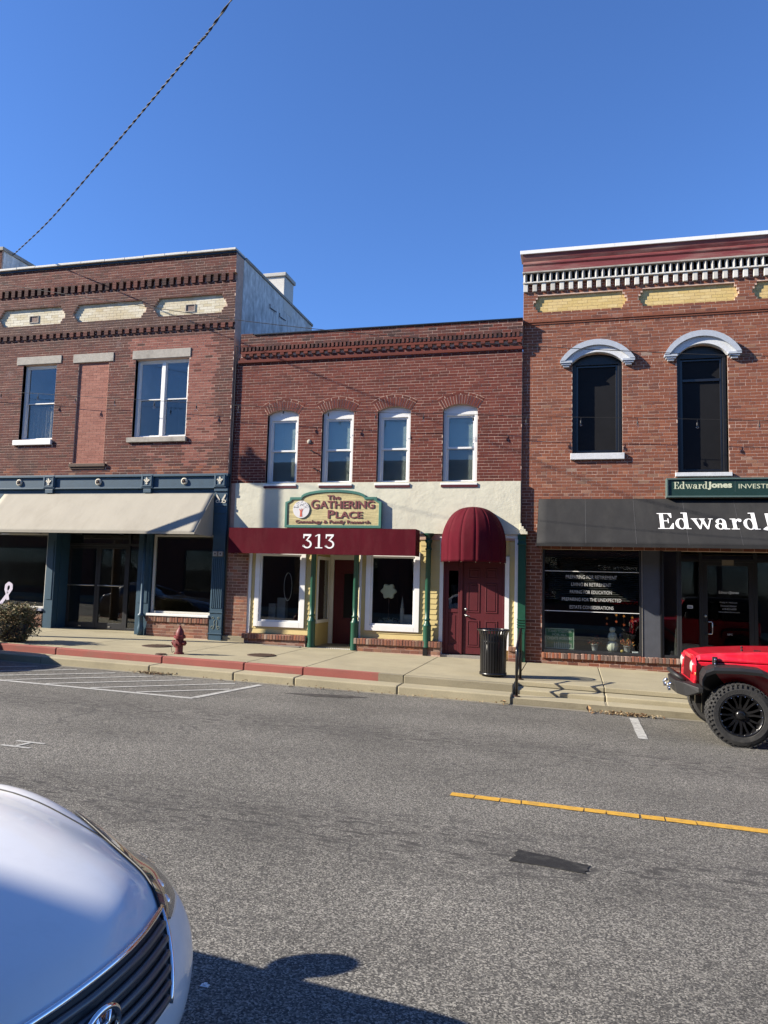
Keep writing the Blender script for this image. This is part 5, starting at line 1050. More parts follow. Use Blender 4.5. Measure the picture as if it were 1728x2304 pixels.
# charcoal awning with lettering
a5 = root('awning', (2.5, -0.4, 2.4), 'charcoal canvas awning with large white Edward Jones lettering', 'awning')
AY0, AZ0, AY1, AZ1 = 0.02, 3.475, -0.86, 2.455
awning(a5, -0.715, XR-.4, AY0, AZ0, AY1, AZ1, CHARCOAL, 0.055); slope = lambda z: AY0+(AY1-AY0)*(AZ0-z)/(AZ0-AZ1)-0.008
for k in range(1, 8): 
    x = -0.715+k*0.98; MB().add([(x-.003, slope(AZ0-.01)+.004, AZ0-.01), (x+.003, slope(AZ0-.01)+.004, AZ0-.01), (x+.003, slope(AZ1+.01)+.004, AZ1+.01), (x-.003, slope(AZ1+.01)+.004, AZ1+.01)], [(3, 2, 1, 0)]).build('seam', pm('seam_grey', (.09, .09, .092), .8), a5)
_, xe = glyphs('Edward', 1.685, 2.795, 0.345, 1.075, 0, LETTER, a5, shear=slope, thick=0.004, track=0.055); glyphs('Jones', xe+0.02, 2.795, 0.345, 1.12, 0, LETTER, a5, shear=slope, thick=0.004, track=.05)
s5 = root('shop_sign', (3.9, -0.1, 3.48), 'long dark green sign reading Edward Jones Investments above the charcoal awning', 'sign')
MB().box(1.935, 6.2, -0.115, -0.06, 3.52, 3.86).build('board', SIGNGREEN, s5); frame(MB(), 1.90, 6.235, -0.145, Y3-.002, 3.485, 3.89, 0.034).build('frame', SIGNGREY, s5, bevel=.005)
glyphs('Edward', 2.045, 3.665, 0.145, .90, -0.116, LETTERCREAM, s5, track=.04, thick=.003); text('Jones', 2.70, 3.165, 3.645, 3.81, -0.116, LETTERCREAM, s5, .045, thick=.003); text('INVESTMENTS', 3.29, 4.30, 3.668, 3.762, -0.116, LETTERCREAM, s5, .0, thick=.003); MB().box(3.222, 3.227, -.118, -.1151, 3.60, 3.82).build('divider', SIGNGREY, s5)
# ================================================================== across the street, behind the camera
bx = root('brick_building', (-4, -22, zt(-4)), 'two storey brick building across the street behind the viewer', 'building'); oh = []; YB = -19.3
for x in [-45+3.1*i for i in range(21)]: oh.append((x, x+1.1, 4.4, 6.4))
for x in [-45+6.2*i for i in range(11)]: oh.append((x, x+4.6, 0.7, 3.0))
ob = MB(); backing(ob, -48, 22, -0.8, 7.55, YB-.3, YB, oh); ob.build('wall', pm('far_brick', (.16, .07, .05), .9, .3, 9), bx); MB().box(-48.1, 22.1, YB-.35, YB+.10, 7.55, 7.68).build('coping', STONE, bx); MB().box(-48, 22, -30, YB-.3, 7.0, 7.1).box(-48, -47.8, -30, YB-.3, -.8, 7.0).box(21.8, 22, -30, YB-.3, -.8, 7.0).box(-48, 22, -30.2, -30, -.8, 7.1).build('roof', ROOFING, bx)
for a, c, z0, z1 in oh: o = frame(MB(), a, c, YB-.12, YB-.05, z0, z1, .08).build('window', WHITE if z0 > 4 else BRONZE, bx); pane(o, a+.07, c-.07, YB-.09, z0+.07, z1-.07, GLASS)
# ================================================================== street furniture
# hydrant
hy = root('fire_hydrant', (-7.50, -3.12, zt(-7.5)), 'faded red fire hydrant standing behind the red kerb', 'fire hydrant'); HR = pm('faded_hydrant_red', (.20, .028, .03), .55, .22, 14, .2, 60, dirt=(.09, .05, .04), dscale=9, damt=.5); hz = zt(-7.5); hc = (-7.50, -3.12, hz)
MB().lathe([(.095, 0), (.095, .025), (.075, .03), (.072, .08), (.076, .27), (.082, .30), (.115, .305), (.115, .328), (.108, .332), (.115, .335), (.115, .355), (.082, .36), (.08, .40), (.07, .45), (.045, .49), (.03, .505), (.03, .52), (.022, .525), (.022, .555), (0, .558)], hc, 24).build('barrel', HR, hy, smooth=True).modifiers.new('e', 'EDGE_SPLIT').split_angle = R(45)
for nm, ax, sgn, z_, r_, ln in (('nozzle', 'x', -1, .215, .042, .15), ('nozzle', 'x', 1, .215, .042, .13), ('pumper_nozzle', 'y', -1, .20, .058, .14)):
    pf = [(r_, .05*sgn), (r_, ln*.7*sgn), (r_*1.22, ln*.72*sgn), (r_*1.22, ln*.95*sgn), (r_*.5, ln*1.0*sgn), (r_*.32, ln*1.0*sgn), (r_*.32, ln*1.18*sgn), (0, ln*1.2*sgn)]; MB().lathe(pf, (hc[0], hc[1], hz+z_), 16, ax).build(nm, HR, hy, smooth=True).modifiers.new('e', 'EDGE_SPLIT').split_angle = R(45)
for k in range(8):
    t = k*PI/4+.2; MB().lathe([(.011, 0), (.011, .012), (0, .013)], (hc[0]+.101*math.cos(t), hc[1]+.101*math.sin(t), hz+.356), 6).build('bolt', HR, hy)
MB().tube([(-7.64, -3.14, hz+.19), (-7.645, -3.17, hz+.10), (-7.60, -3.21, hz+.03), (-7.55, -3.215, hz+.06)], .006, 5).build('chain', IRON, hy)
def disc(name, x, y, r_, lbl, cat, ribs=True):
    o = MB().lathe([(0, .012), (r_*.98, .012), (r_, .004), (r_, -.05)], (x, y, zt(x)), 32).build(name, IRON); tag(o, lbl, cat, 'iron covers in the pavement')
    for k in range(-3, 4):
        w_ = math.sqrt(max(r_*r_*.75-(k*r_*.24)**2, 0)); MB().box(x-w_, x+w_, y+k*r_*.24-.008, y+k*r_*.24+.008, zt(x)+.0125, zt(x)+.018).build('rib', IRON, o)
disc('manhole_cover', -6.09, -2.34, .29, 'round rusty cover in the pavement before the left window', 'manhole cover'); disc('manhole_cover', -8.60, -2.12, .31, 'round rusty cover in the pavement left of the hydrant', 'manhole cover'); disc('valve_cap', -7.72, -3.42, .11, 'small round valve cover at the foot of hydrant', 'manhole cover')
gr = MB()
for i in range(18): gr.box(-6.95+i*.052, -6.95+i*.052+.03, -.42, -.26, zt(-6.5)+.002, zt(-6.5)+.016)
gr.box(-6.97, -6.0, -.435, -.42, zt(-6.5), zt(-6.5)+.018).box(-6.97, -6.0, -.26, -.245, zt(-6.5), zt(-6.5)+.018); tag(gr.build('floor_grate', ALU), 'pale metal grate lying at the foot of the left shop window', 'grate')
# litter bin
tc = root('litter_bin', (-1.385, -2.79, zt(-1.385)), 'black slatted steel litter bin with flared rim on the pavement', 'litter bin'); tz = zt(-1.385); T0 = (-1.385, -2.79, tz)
sl = MB(); n = 30; me = None
for k in range(n):
    t = 2*PI*k/n
    if me is None:
        b = MB(); pf = [(.232, .05), (.236, .40), (.240, .66), (.246, .72), (.262, .78), (.285, .825)]
        for (r0, z0), (r1, z1) in zip(pf[:-1], pf[1:]): b.add([(r0, -.0175, z0), (r0, .0175, z0), (r1, .0175, z1), (r1, -.0175, z1), (r0-.006, -.0175, z0), (r0-.006, .0175, z0), (r1-.006, .0175, z1), (r1-.006, -.0175, z1)], [(0, 1, 2, 3), (7, 6, 5, 4), (0, 3, 7, 4), (1, 5, 6, 2)])
        o = b.build('slat', BLACKP, tc, local=True); me = o.data
    else: o = bpy.data.objects.new('slat', me); COL.objects.link(o); o.parent = tc
    o.rotation_euler = (0, 0, t)
for pf, nm in (([(.225, .03), (.245, .03), (.245, .07), (.225, .07), (.225, .03)], 'bottom_ring'), ([(.228, .60), (.233, .60), (.236, .64), (.230, .64), (.228, .60)], 'band')): MB().lathe(pf, T0, 36, caps=False).build(nm, BLACKP, tc, smooth=True)
MB().lathe([(.282+.014*math.cos(a), .828+.014*math.sin(a)) for a in [2*PI*i/10 for i in range(11)]], T0, 40, caps=False).build('rim', BLACKP, tc, smooth=True); MB().lathe([(.0, .04), (.19, .04), (.20, .74), (.195, .74), (.185, .06), (0, .06)], T0, 30).build('liner', BLACK, tc, smooth=True)
# handrail
hr = root('handrail', (-0.88, -3.4, zt(-0.88)), 'black tubular steel handrail beside the steps', 'handrail'); x = -0.885; zl, zu = zt(x)-.165, zt(x)
MB().tube([(x, -3.90, zl), (x, -3.90, .50), (x, -3.88, .535), (x, -3.06, .81), (x, -3.03, .815), (x, -3.0, .79), (x, -3.0, zu)], .024, 10).build('rail', BLACKP, hr, smooth=True); MB().tube([(x, -3.90, .12), (x, -3.0, .40)], .02, 10).build('mid_rail', BLACKP, hr, smooth=True)
for y_, z_ in ((-3.90, zl), (-3.0, zu)): MB().lathe([(.06, z_), (.06, z_+.012), (.03, z_+.016)], (x, y_, 0), 14).build('base_flange', IRON, hr)
# planter with shrub
ph = root('planter_shrub', (-11.32, -3.20, zt(-11.32)), 'bushy brownish green shrub in a planter at left edge of pavement', 'shrub'); pz = zt(-11.32)
MB().lathe([(.20, 0), (.24, .02), (.29, .30), (.30, .36), (.27, .36), (.25, .30), (0, .30)], (-11.32, -3.20, pz), 24).build('pot', pm('dark_planter', (.03, .03, .03), .7), ph, smooth=True)
LV = [pm('shrub_olive', (.16, .15, .055), .75, .25, 30), pm('shrub_brown', (.24, .16, .07), .75, .25, 30), pm('shrub_dark', (.07, .08, .03), .75, .25, 30)]
fb = MB(); gq = random.Random(21)
for i in range(9000):
    t = gq.uniform(0, 2*PI); zz = gq.random()**.85; rr = (.45*(1-.45*(abs(zz-.55)*1.7)**2))*(gq.random()**.38)*(1+.28*math.sin(3*t+zz*5)*math.sin(5*t)); p = Vector((-11.32+rr*math.cos(t), -3.2+rr*math.sin(t), pz+.10+.62*zz+gq.gauss(0, .025)))
    p += Vector((mnoise.noise(p*5), mnoise.noise(p*5+Vector((9, 0, 0))), mnoise.noise(p*5+Vector((0, 9, 0)))))*.15
    d = Vector((gq.uniform(-1, 1), gq.uniform(-1, 1), gq.uniform(-.4, 1))).normalized(); a = d.orthogonal().normalized()*gq.uniform(.006, .012); L_ = d*gq.uniform(.02, .04); fb.add([p-L_, p+a, p+L_, p-a], [(0, 1, 2, 3)], 0, gq.choice((0, 0, 1, 1, 2)))
fb.build('foliage', LV, ph); stm = MB()
for i in range(14): t = gq.uniform(0, 6.28); stm.tube([(-11.32, -3.2, pz+.28), (-11.32+.2*math.cos(t), -3.2+.2*math.sin(t), pz+.48), (-11.32+.38*math.cos(t), -3.2+.38*math.sin(t), pz+.66)], [.012, .008, .004], 5)
stm.build('stems', WOODPOLE, ph)
# fallen leaves in the gutter
LF = [pm('dry_leaf_tan', (.30, .19, .09), .8, .3, 40), pm('dry_leaf_brown', (.16, .085, .04), .8, .3, 40), pm('dry_leaf_pale', (.42, .33, .20), .8, .2, 40)]
def leaf(mb, p, s, g, mi):
    d = Vector((g.uniform(-1, 1), g.uniform(-1, 1), g.uniform(-.35, .6))).normalized(); a = d.cross(Vector((0, 0, 1))); a = (a if a.length > .1 else Vector((1, 0, 0))).normalized(); up = a.cross(d)
    mb.add([p-d*s, p-a*s*.55-d*s*.1+up*s*.3, p+d*s, p+a*s*.55+d*s*.1+up*s*.25], [(0, 1, 2), (0, 2, 3)], 0, mi)
for (x0, x1, y0, y1, n, lb) in ((-7.95, -6.95, -4.25, -4.10, 170, 'drift of dry leaves in gutter below the hydrant'), (0.30, 1.35, -4.30, -4.11, 300, 'drift of dry brown leaves in gutter by the parking line'), (-3.1, -1.0, -4.25, -4.11, 60, 'sparse leaf litter in the gutter near the litter bin'), (-6.5, -3.2, -4.24, -4.11, 60, 'thin leaf crumbs along the gutter of the red kerb')):
    g = random.Random(int(x0*100)); mb = MB()
    for i in range(n):
        x = g.uniform(x0, x1) if n < 100 else min(max(g.gauss((x0+x1)/2, (x1-x0)/4.2), x0), x1); leaf(mb, Vector((x, y1-(y1-y0)*g.random()**1.8, ST+zt(x)+.012+.03*g.random()**2)), g.uniform(.012, .035), g, g.randrange(3))
    tag(mb.build('leaf_litter', LF), lb, 'leaves', kind='stuff')
for x, y, lb in ((-1.08, -4.16, 'single curled leaf against the kerb below the handrail'), (.25, -4.17, 'large curled brown leaf at left end of gutter drift')):
    mb = MB(); g = random.Random(int(x*50)); leaf(mb, Vector((x, y, ST+zt(x)+.05)), .075, g, 0); leaf(mb, Vector((x+.03, y, ST+zt(x)+.04)), .06, g, 1); tag(mb.build('fallen_leaf', LF), lb, 'leaf')
tag(MB().box(-1.695, -1.655, -13.05, -13.025, ST+zt(-1.27)+.002, ST+zt(-1.27)+.012).box(-1.685, -1.67, -13.04, -13.02, ST+zt(-1.27)+.012, ST+zt(-1.27)+.016).build('scrap_of_paper', LETTER), 'tiny white scrap of paper in the shadow by the car', 'litter')
# wires, string lights, poles
WIRE = pm('black_cable', (.02, .02, .02), .6)
def curve_pts(ps, n=60):                                 # smooth curve through points by x
    out = []
    for i in range(len(ps)-1):
        p0, p1, p2, p3 = ps[max(i-1, 0)], ps[i], ps[i+1], ps[min(i+2, len(ps)-1)]
        for k in range(n//(len(ps)-1)):
            t = k/(n//(len(ps)-1)); out.append(tuple(.5*((2*p1[j])+(-p0[j]+p2[j])*t+(2*p0[j]-5*p1[j]+4*p2[j]-p3[j])*t*t+(-p0[j]+3*p1[j]-3*p2[j]+p3[j])*t**3) for j in range(3)))
    return out+[tuple(ps[-1])]
WP = [(-20, 10.4), (-14.75, 9.19), (-11.33, 8.47), (-7.86, 7.76), (-4.94, 7.27), (-2.77, 6.97), (-1.06, 6.75), (1.44, 6.48), (3.77, 6.27), (9, 5.95)]
tag(MB().tube(curve_pts([(x*.835, -3.2, 1.6+(z-1.6)*.835) for x, z in WP]), .0065, 6).build('utility_wire', WIRE, smooth=True), 'thin dark wire sagging across all three facades', 'wire')
BUL = [(-14.72, 6.18), (-13.56, 6.08), (-12.41, 5.97), (-11.26, 5.87), (-10.13, 5.77), (-8.96, 5.67), (-7.83, 5.57), (-6.67, 5.47), (-5.54, 5.38), (-4.39, 5.29), (-3.27, 5.23), (-2.14, 5.17), (-.98, 5.09), (.17, 5.04), (1.32, 4.99), (2.49, 4.93), (3.66, 4.87), (4.82, 4.84)]
sl_ = root('string_lights', (-5, -.3, 5.4), 'string of clear bulbs on black cable hung along the facades', 'string lights'); MB().tube(curve_pts([(-16, -.3, 6.46)]+[(x, -.3, z+.16-.0) for x, z in BUL], 120), .0055, 5).build('cable', WIRE, sl_, smooth=True)
CG = glassmat('clear_bulb_glass', (.95, .95, .95))
for x, z in BUL: s_ = MB().tube([(x, -.3, z+.15), (x, -.3, z+.075)], .006, 6).lathe([(.016, z+.02), (.018, z+.04), (.018, z+.085), (0, z+.09)], (x, -.3, 0), 10).build('socket', BLACK, sl_); MB().lathe([(0, z-.045), (.022, z-.038), (.032, z-.015), (.028, z+.005), (.015, z+.022)], (x, -.3, 0), 12).build('bulb', CG, s_, smooth=True)
# twisted service cable, upper left
A = Vector((-15.17, .25, 10.40)); kp = []
for (X0, Z0) in ((-8.88, 16.95), (-9.86, 15.78), (-11.25, 14.27), (-12.67, 12.78), (-14.12, 11.31)):
    # horizontal line A -> (-4.47,-8); the sight line at Y=.3 passes X0,Z0
    s_ = None; dx, dy = 10.70, -8.25
    # X0*s = A.x + dx*t ; -16.4+16.7*s = A.y + dy*t
    a11, a12, a21, a22 = X0, -dx, 16.7, -dy; r1, r2 = A.x, A.y+16.4; det = a11*a22-a12*a21; s_ = (r1*a22-a12*r2)/det; t_ = (a11*r2-a21*r1)/det
    kp.append((A.x+dx*t_, A.y+dy*t_, 1.6+(Z0-1.6)*s_))
kp = [tuple(A)]+kp[::-1]; e = Vector(kp[-1]); d_ = (Vector(kp[-1])-Vector(kp[-2])); d_ /= abs(d_.y); kp += [tuple(e+Vector((d_.x*4, -4, .35))), tuple(e+Vector((d_.x*8.2, -8.2, 1.1)))]
cen = curve_pts(kp, 420); tcb = MB()
tcb.tube(cen, .005, 6)
for ph_ in (0, PI): tcb.tube([(p[0]+.011*math.cos(i*.55+ph_), p[1]+.007*math.cos(i*.55+ph_), p[2]+.011*math.sin(i*.55+ph_)) for i, p in enumerate(cen)], .007, 5)
tag(tcb.build('service_cable', WIRE, smooth=True), 'twisted black service cable crossing the blue sky at upper left', 'cable'); MB
def pole(x, y, h, lbl, transformer=True):
    z0 = zt(x); rt = root('utility_pole', (x, y, z0), lbl, 'utility pole'); MB().lathe([(.13, -.3), (.125, .2), (.09, h), (0, h+.03)], (x, y, z0), 14).build('pole', WOODPOLE, rt, smooth=True); MB().box(x-.05, x+.05, y-.12, y+.35, z0+h-.45, z0+h-.36).build('bracket', WOODPOLE, rt)
    if transformer: MB().lathe([(.13, h-1.05), (.15, h-1.0), (.15, h-.6), (.11, h-.53), (0, h-.51)], (x+.02, y+.27, z0), 18).build('transformer', STEEL, rt, smooth=True)
    for k in (.3,): MB().lathe([(.03, h-.36), (.045, h-.31), (.03, h-.23), (0, h-.22)], (x, y+k, z0), 10).build('insulator', STONE, rt, smooth=True)
pole(-13.62, -2.70, 8.25, 'wooden utility pole on the pavement out of frame at left'); pole(kp[-1][0], kp[-1][1], kp[-1][2]+.3, 'wooden utility pole on the near pavement behind the viewer', False)
# ================================================================== vehicles
def carpaint(name, col, rough=.25):
    m, N, L, P = nt(name); P.inputs['Base Color'].default_value = (*col, 1); P.inputs['Roughness'].default_value = rough; P.inputs['Coat Weight'].default_value = .5; P.inputs['Coat Roughness'].default_value = .03; P.inputs['Specular IOR Level'].default_value = .5
    v = position(N, L); c = mixc(N, L, math_node(N, L, 'MULTIPLY', ramp(N, L, noise(N, L, v, 7, 8, .75), [(.5, 0), (.75, 1)]), .10), col, (.35, .33, .3)); L.new(c, P.inputs['Base Color']); return m
TYRE = pm('tyre_rubber', (.030, .030, .031), .85, .25, 20, .3, 60, dirt=(.10, .095, .085), dscale=8, damt=.35); CARGLASS = pm('dark_car_glass', (.01, .012, .013), .03, .05, 5, spec=.9); HLDARK = pm("headlamp_housing", (.07, .08, .10), .25, .2, 14); BARGREY = pm("grille_bar_grey", (.10, .105, .115), .3, .1, 8, metal=.4)
PLASTIC = pm('black_plastic', (.018, .018, .019), .55, .15, 20); WHITECAR = carpaint('white_pearl_paint', (.74, .75, .76)); GREYCAR = carpaint('dark_grey_paint', (.05, .052, .056)); JEEPRED = carpaint('bright_red_paint', (.50, .008, .022), .3); LENS = glassmat('headlamp_lens', (.92, .94, .95))
def cr(p0, p1, p2, p3, t): return .5*((2*p1)+(-p0+p2)*t+(2*p0-5*p1+4*p2-p3)*t*t+(-p0+3*p1-3*p2+p3)*t**3)
ROWS = [(-.03, .20, .78, 0, .22), (.08, .36, .88, 0, .27), (.09, .50, .90, 0, .29), (.055, .63, .885, .0, .31), (-.02, .765, .865, .04, .34), (-.16, .845, .85, .065, .33), (-.55, .94, .855, .06, .20), (-1.0, 1.01, .86, .05, .09), (-1.68, 1.05, .855, .05, .05), (-2.55, 1.36, .62, .05, .03), (-3.1, 1.42, .61, .05, 0), (-3.7, 1.42, .60, .05, 0), (-4.2, 1.08, .79, .06, 0), (-4.55, 1.02, .79, .06, -.1), (-4.70, .62, .85, 0, -.15), (-4.6, .22, .8, 0, -.12)]
COLS = [-1.3, -1.2, -1.1, -1, -.82, -.6, -.3, 0, .3, .6, .82, 1, 1.1, 1.2, 1.3]
def ctrl(j, c):
    x, z, w, dr, swp = ROWS[j]; v = COLS[c]; s = 1 if v >= 0 else -1; a = abs(v)
    if a <= 1:
        zz = z-dr*a**3; 
        if 5 <= j <= 8: zz += .020*math.exp(-((a-.66)/.07)**2)
        return Vector((x-swp*a**2.3, s*w*a, zz))
    ze = z-dr; k = round((a-1)*10); tw = (.885, .895, .85)[k-1]; tz = (.74, .52, .22)[k-1]
    if j in (9, 10, 11): tz = (.96, .60, .22)[k-1]
    tz = min(tz, ze-.004*k) if ze > .24 else ze
    fx = .07*k if j <= 4 else (.03*k if j >= 13 else 0)
    return Vector((x-swp-(fx if j <= 4 else -fx if j >= 13 else 0), s*max(tw, w) if ze > .3 else s*(w+.01*k), tz))
CT = [[ctrl(j, c) for c in range(len(COLS))] for j in range(len(ROWS))]
def S(row, v, off=0.0):
    def at(row, v):
        row = min(max(row, 0), len(ROWS)-1.0001); j = int(row); t = row-j; c = max(k for k in range(len(COLS)-1) if COLS[k] <= max(v, -1.2999)+1e-9) if v < 1.2999 else len(COLS)-2
        f = (v-COLS[c])/(COLS[c+1]-COLS[c]); cl = lambda k, n: min(max(k, 0), n-1); out = []
        for jj in (j-1, j, j+1, j+2):
            r_ = CT[cl(jj, len(ROWS))]; out.append(cr(r_[cl(c-1, len(COLS))], r_[c], r_[c+1], r_[cl(c+2, len(COLS))], f))
        return cr(*out, t)
    p = at(row, v)
    if off:
        e = .02; n = (at(row+e, v)-at(row-e, v)).cross(at(row, v+e)-at(row, v-e)); n.normalize()
        if n.dot(p-Vector((-2.2, 0, .5))) < 0: n = -n
        p = p+n*off
    return p
def car(rt, paint):
    b = MB(); nr, nc = 90, 84; vs_ = [-1.2999+2.5998*k/nc for k in range(nc+1)]
    b.grid(lambda u, w: S(u*(len(ROWS)-1), vs_[min(round(w*nc), nc)]), nr, nc); b.build('body', paint, rt, smooth=True, local=True, weld=True)
    MB().box(-4.5, -.15, -.78, .78, .16, .30).build('underbody', PLASTIC, rt, local=True)
    for s in (1, -1):
        up = [(3.70, .575), (3.98, .62), (4.45, .69), (5.15, .82), (6.15, .965)]; dn = [(3.42, .655), (3.35, .90), (3.75, 1.035), (4.75, 1.05), (6.15, 1.00)]
        def hl(u, w, off, s=s, up=up, dn=dn):
            k = min(int(u*4), 3); f = u*4-k; A_ = [up[k][i]+(up[k+1][i]-up[k][i])*f for i in (0, 1)]; B_ = [dn[k][i]+(dn[k+1][i]-dn[k][i])*f for i in (0, 1)]; return S(A_[0]+(B_[0]-A_[0])*w, s*(A_[1]+(B_[1]-A_[1])*w), off)
        h = MB().grid(lambda u, w: hl(u, w, .004), 28, 8).build('headlight', HLDARK, rt, smooth=True, local=True)
        MB().grid(lambda u, w: hl(u, w, .014), 28, 8).build('lens', LENS, h, smooth=True, local=True)
        for u in (.25, .42): p = hl(u, .5, -.016); MB().sphere(p, .030, n=16, m=10).build('projector', CHROME, h, smooth=True, local=True)
        MB().tube([hl(u/20, .02, .008) for u in range(21)], .006, 6).build('headlight_trim', PLASTIC, h, smooth=True, local=True)
        MB().tube([S(4.25+r_*.16, s*.875, .0005) for r_ in range(24)], .004, 5).build('hood_gap', PLASTIC, rt, smooth=True, local=True)
        mr = MB().sphere((-2.02, s*.98, 1.045), .09, .13, .115, 16, 10).tube([(-2.0, s*.78, 1.0), (-2.02, s*.93, 1.05)], .025, 8).build('mirror', paint, rt, smooth=True, local=True)
        MB().grid(lambda u, w: S(8.9+2.3*u, s*(1.02+.055*w), .004), 14, 4).build('side_glass', CARGLASS, rt, smooth=True, local=True)
        for x in (-.88, -3.62):
            w_ = MB().lathe([(.20, .0), (.20, .02), (.235, .03), (.30, .035), (.315, .0), (.315, -.17), (.2, -.18)], (x, s*.86, .315), 30, 'y').build('wheel', TYRE, rt, smooth=True, local=True); MB().lathe([(0, .012*s), (.06, .02*s), (.19, .005*s), (.20, .012*s)], (x, s*.865, .315), 24, 'y').build('rim', STEEL, w_, smooth=True, local=True)
    g = MB().grid(lambda u, w: S(2.15+1.65*u, (-1+2*w)*(.42+.19*u), .003), 14, 30).build('grille', PLASTIC, rt, smooth=True, local=True)
    for k in range(6):
        r_ = 2.32+k*.25; hw = .42+.19*(r_-2.15)/1.65-.03; MB().tube([S(r_+.02*math.sin(abs(q)*3), q*hw, .008) for q in [-1+i/16 for i in range(33)]], .014, 6).build('grille_bar', BARGREY, g, smooth=True, local=True)
    MB().tube([S(3.82, (-1+i/20)*.615, .008) for i in range(41)], .011, 6).tube([S(3.82-1.67*i/14, .615-.19*i/14, .008) for i in range(15)], .011, 6).tube([S(3.82-1.67*i/14, -.615+.19*i/14, .008) for i in range(15)], .011, 6).build('grille_surround', CHROME, g, smooth=True, local=True)
    cpt = S(3.05, 0, .02); em = MB().tube([(cpt.x+.006*math.sin(t)*0, cpt.y+.078*math.cos(t), cpt.z+.050*math.sin(t)) for t in [2*PI*i/40 for i in range(41)]], .010, 8, caps=False); em.lathe([(0, .0), (.075, -.004)], (cpt.x-.01, cpt.y, cpt.z), 30, 'x', 1, .62); em.tube([(cpt.x, cpt.y-.035, cpt.z-.04), (cpt.x, cpt.y-.022, cpt.z+.045)], .008, 6).tube([(cpt.x, cpt.y+.022, cpt.z-.045), (cpt.x, cpt.y+.035, cpt.z+.04)], .008, 6).tube([(cpt.x, cpt.y-.03, cpt.z-.006), (cpt.x, cpt.y+.03, cpt.z+.006)], .007, 6); em.build('emblem', CHROME, rt, smooth=True, local=True)
    MB().grid(lambda u, w: S(8.12+.80*u, (-1+2*w)*.93, .004), 12, 24).build('windshield', CARGLASS, rt, smooth=True, local=True); MB().grid(lambda u, w: S(11.08+.85*u, (-1+2*w)*.9, .004), 10, 20).build('rear_window', CARGLASS, rt, smooth=True, local=True)
cw = root('parked_car', (-1.33, -14.475, ST+zt(-2.5)), 'white car parked at lower left with its hood and grille in view', 'car', rz=R(-3)); cw.scale = (.913, .961, 1.003); car(cw, WHITECAR)
cg = root('parked_car', (-10.75, -5.15, ST+zt(-12.5)), 'dark grey car parked along the far kerb out of frame at left', 'car'); car(cg, GREYCAR)
# ---- red off-roader, front end in view
jp = root('off_road_vehicle', (2.09, -5.04, ST+zt(2.09)), 'bright red off-road vehicle with black bumper and knobbly tyres parked at right', 'car'); jp.rotation_euler = (0, .02, 0)
def jb(mb, nm, m, parent=jp, **k): return mb.build(nm, m, parent, local=True, **k)
def secbox(stations, nm, m, parent=jp, bevel=.02, **k):    # stations: x, half width bottom, half width top, z0, z1
    b = MB(); V = []
    for x, wb, wt, z0, z1 in stations: V += [(x, -wb, z0), (x, wb, z0), (x, wt, z1), (x, -wt, z1)]
    F = [(3, 2, 1, 0)]+[tuple(range(len(V)-4, len(V)))]
    for i in range(len(stations)-1):
        for q in range(4): a, b_ = i*4+q, i*4+(q+1) % 4; F.append((a, b_, b_+4, a+4))
    b.add(V, F); return jb(b, nm, m, parent, bevel=bevel, **k)
hoodj = secbox([(-.505, .54, .46, 1.02, 1.075), (-.44, .56, .50, 1.035, 1.115), (-.2, .58, .54, 1.035, 1.15), (.3, .62, .58, 1.04, 1.195), (.72, .66, .62, 1.05, 1.215)], 'hood', JEEPRED, bevel=.028)
secbox([(-.49, .53, .55, .70, 1.016), (.0, .57, .58, .72, 1.03), (.72, .66, .66, .55, 1.045)], 'engine_bay', JEEPRED, bevel=.012)
secbox([(.722, .70, .66, .50, 1.22), (.95, .72, .70, .46, 1.20), (2.2, .74, .73, .46, 1.16), (3.0, .74, .73, .50, 1.16)], 'tub', JEEPRED, bevel=.03)
gr_ = MB(); NY = 15
gpoly = [(-.56, .66), (.56, .66), (.60, .78), (.60, .98), (.52, 1.075), (.40, 1.098), (-.40, 1.098), (-.52, 1.075), (-.60, .98), (-.60, .78)]
V = [(-.535+.05*(z-.66), y, z) for y, z in gpoly]+[(-.485, y, z) for y, z in gpoly]; n = len(gpoly); gr_.add(V, [tuple(range(n-1, -1, -1)), tuple(range(n, 2*n))]+[(i, (i+1) % n, n+(i+1) % n, n+i) for i in range(n)])
grl = jb(gr_, 'grille', JEEPRED, bevel=.02)
for k in range(7): y = (k-3)*.088; jb(MB().add([(-.543+.05*(z-.66)-.002, y+dy, z) for dy, z in ((-.024, .76), (.024, .76), (.024, 1.03), (-.024, 1.03))]+[(-.50, y+dy, z) for dy, z in ((-.024, .76), (.024, .76), (.024, 1.03), (-.024, 1.03))], [(3, 2, 1, 0), (0, 1, 5, 4), (1, 2, 6, 5), (2, 3, 7, 6), (3, 0, 4, 7)]), 'slot', pm('slot_dark_red', (.10, .004, .008), .5), grl)
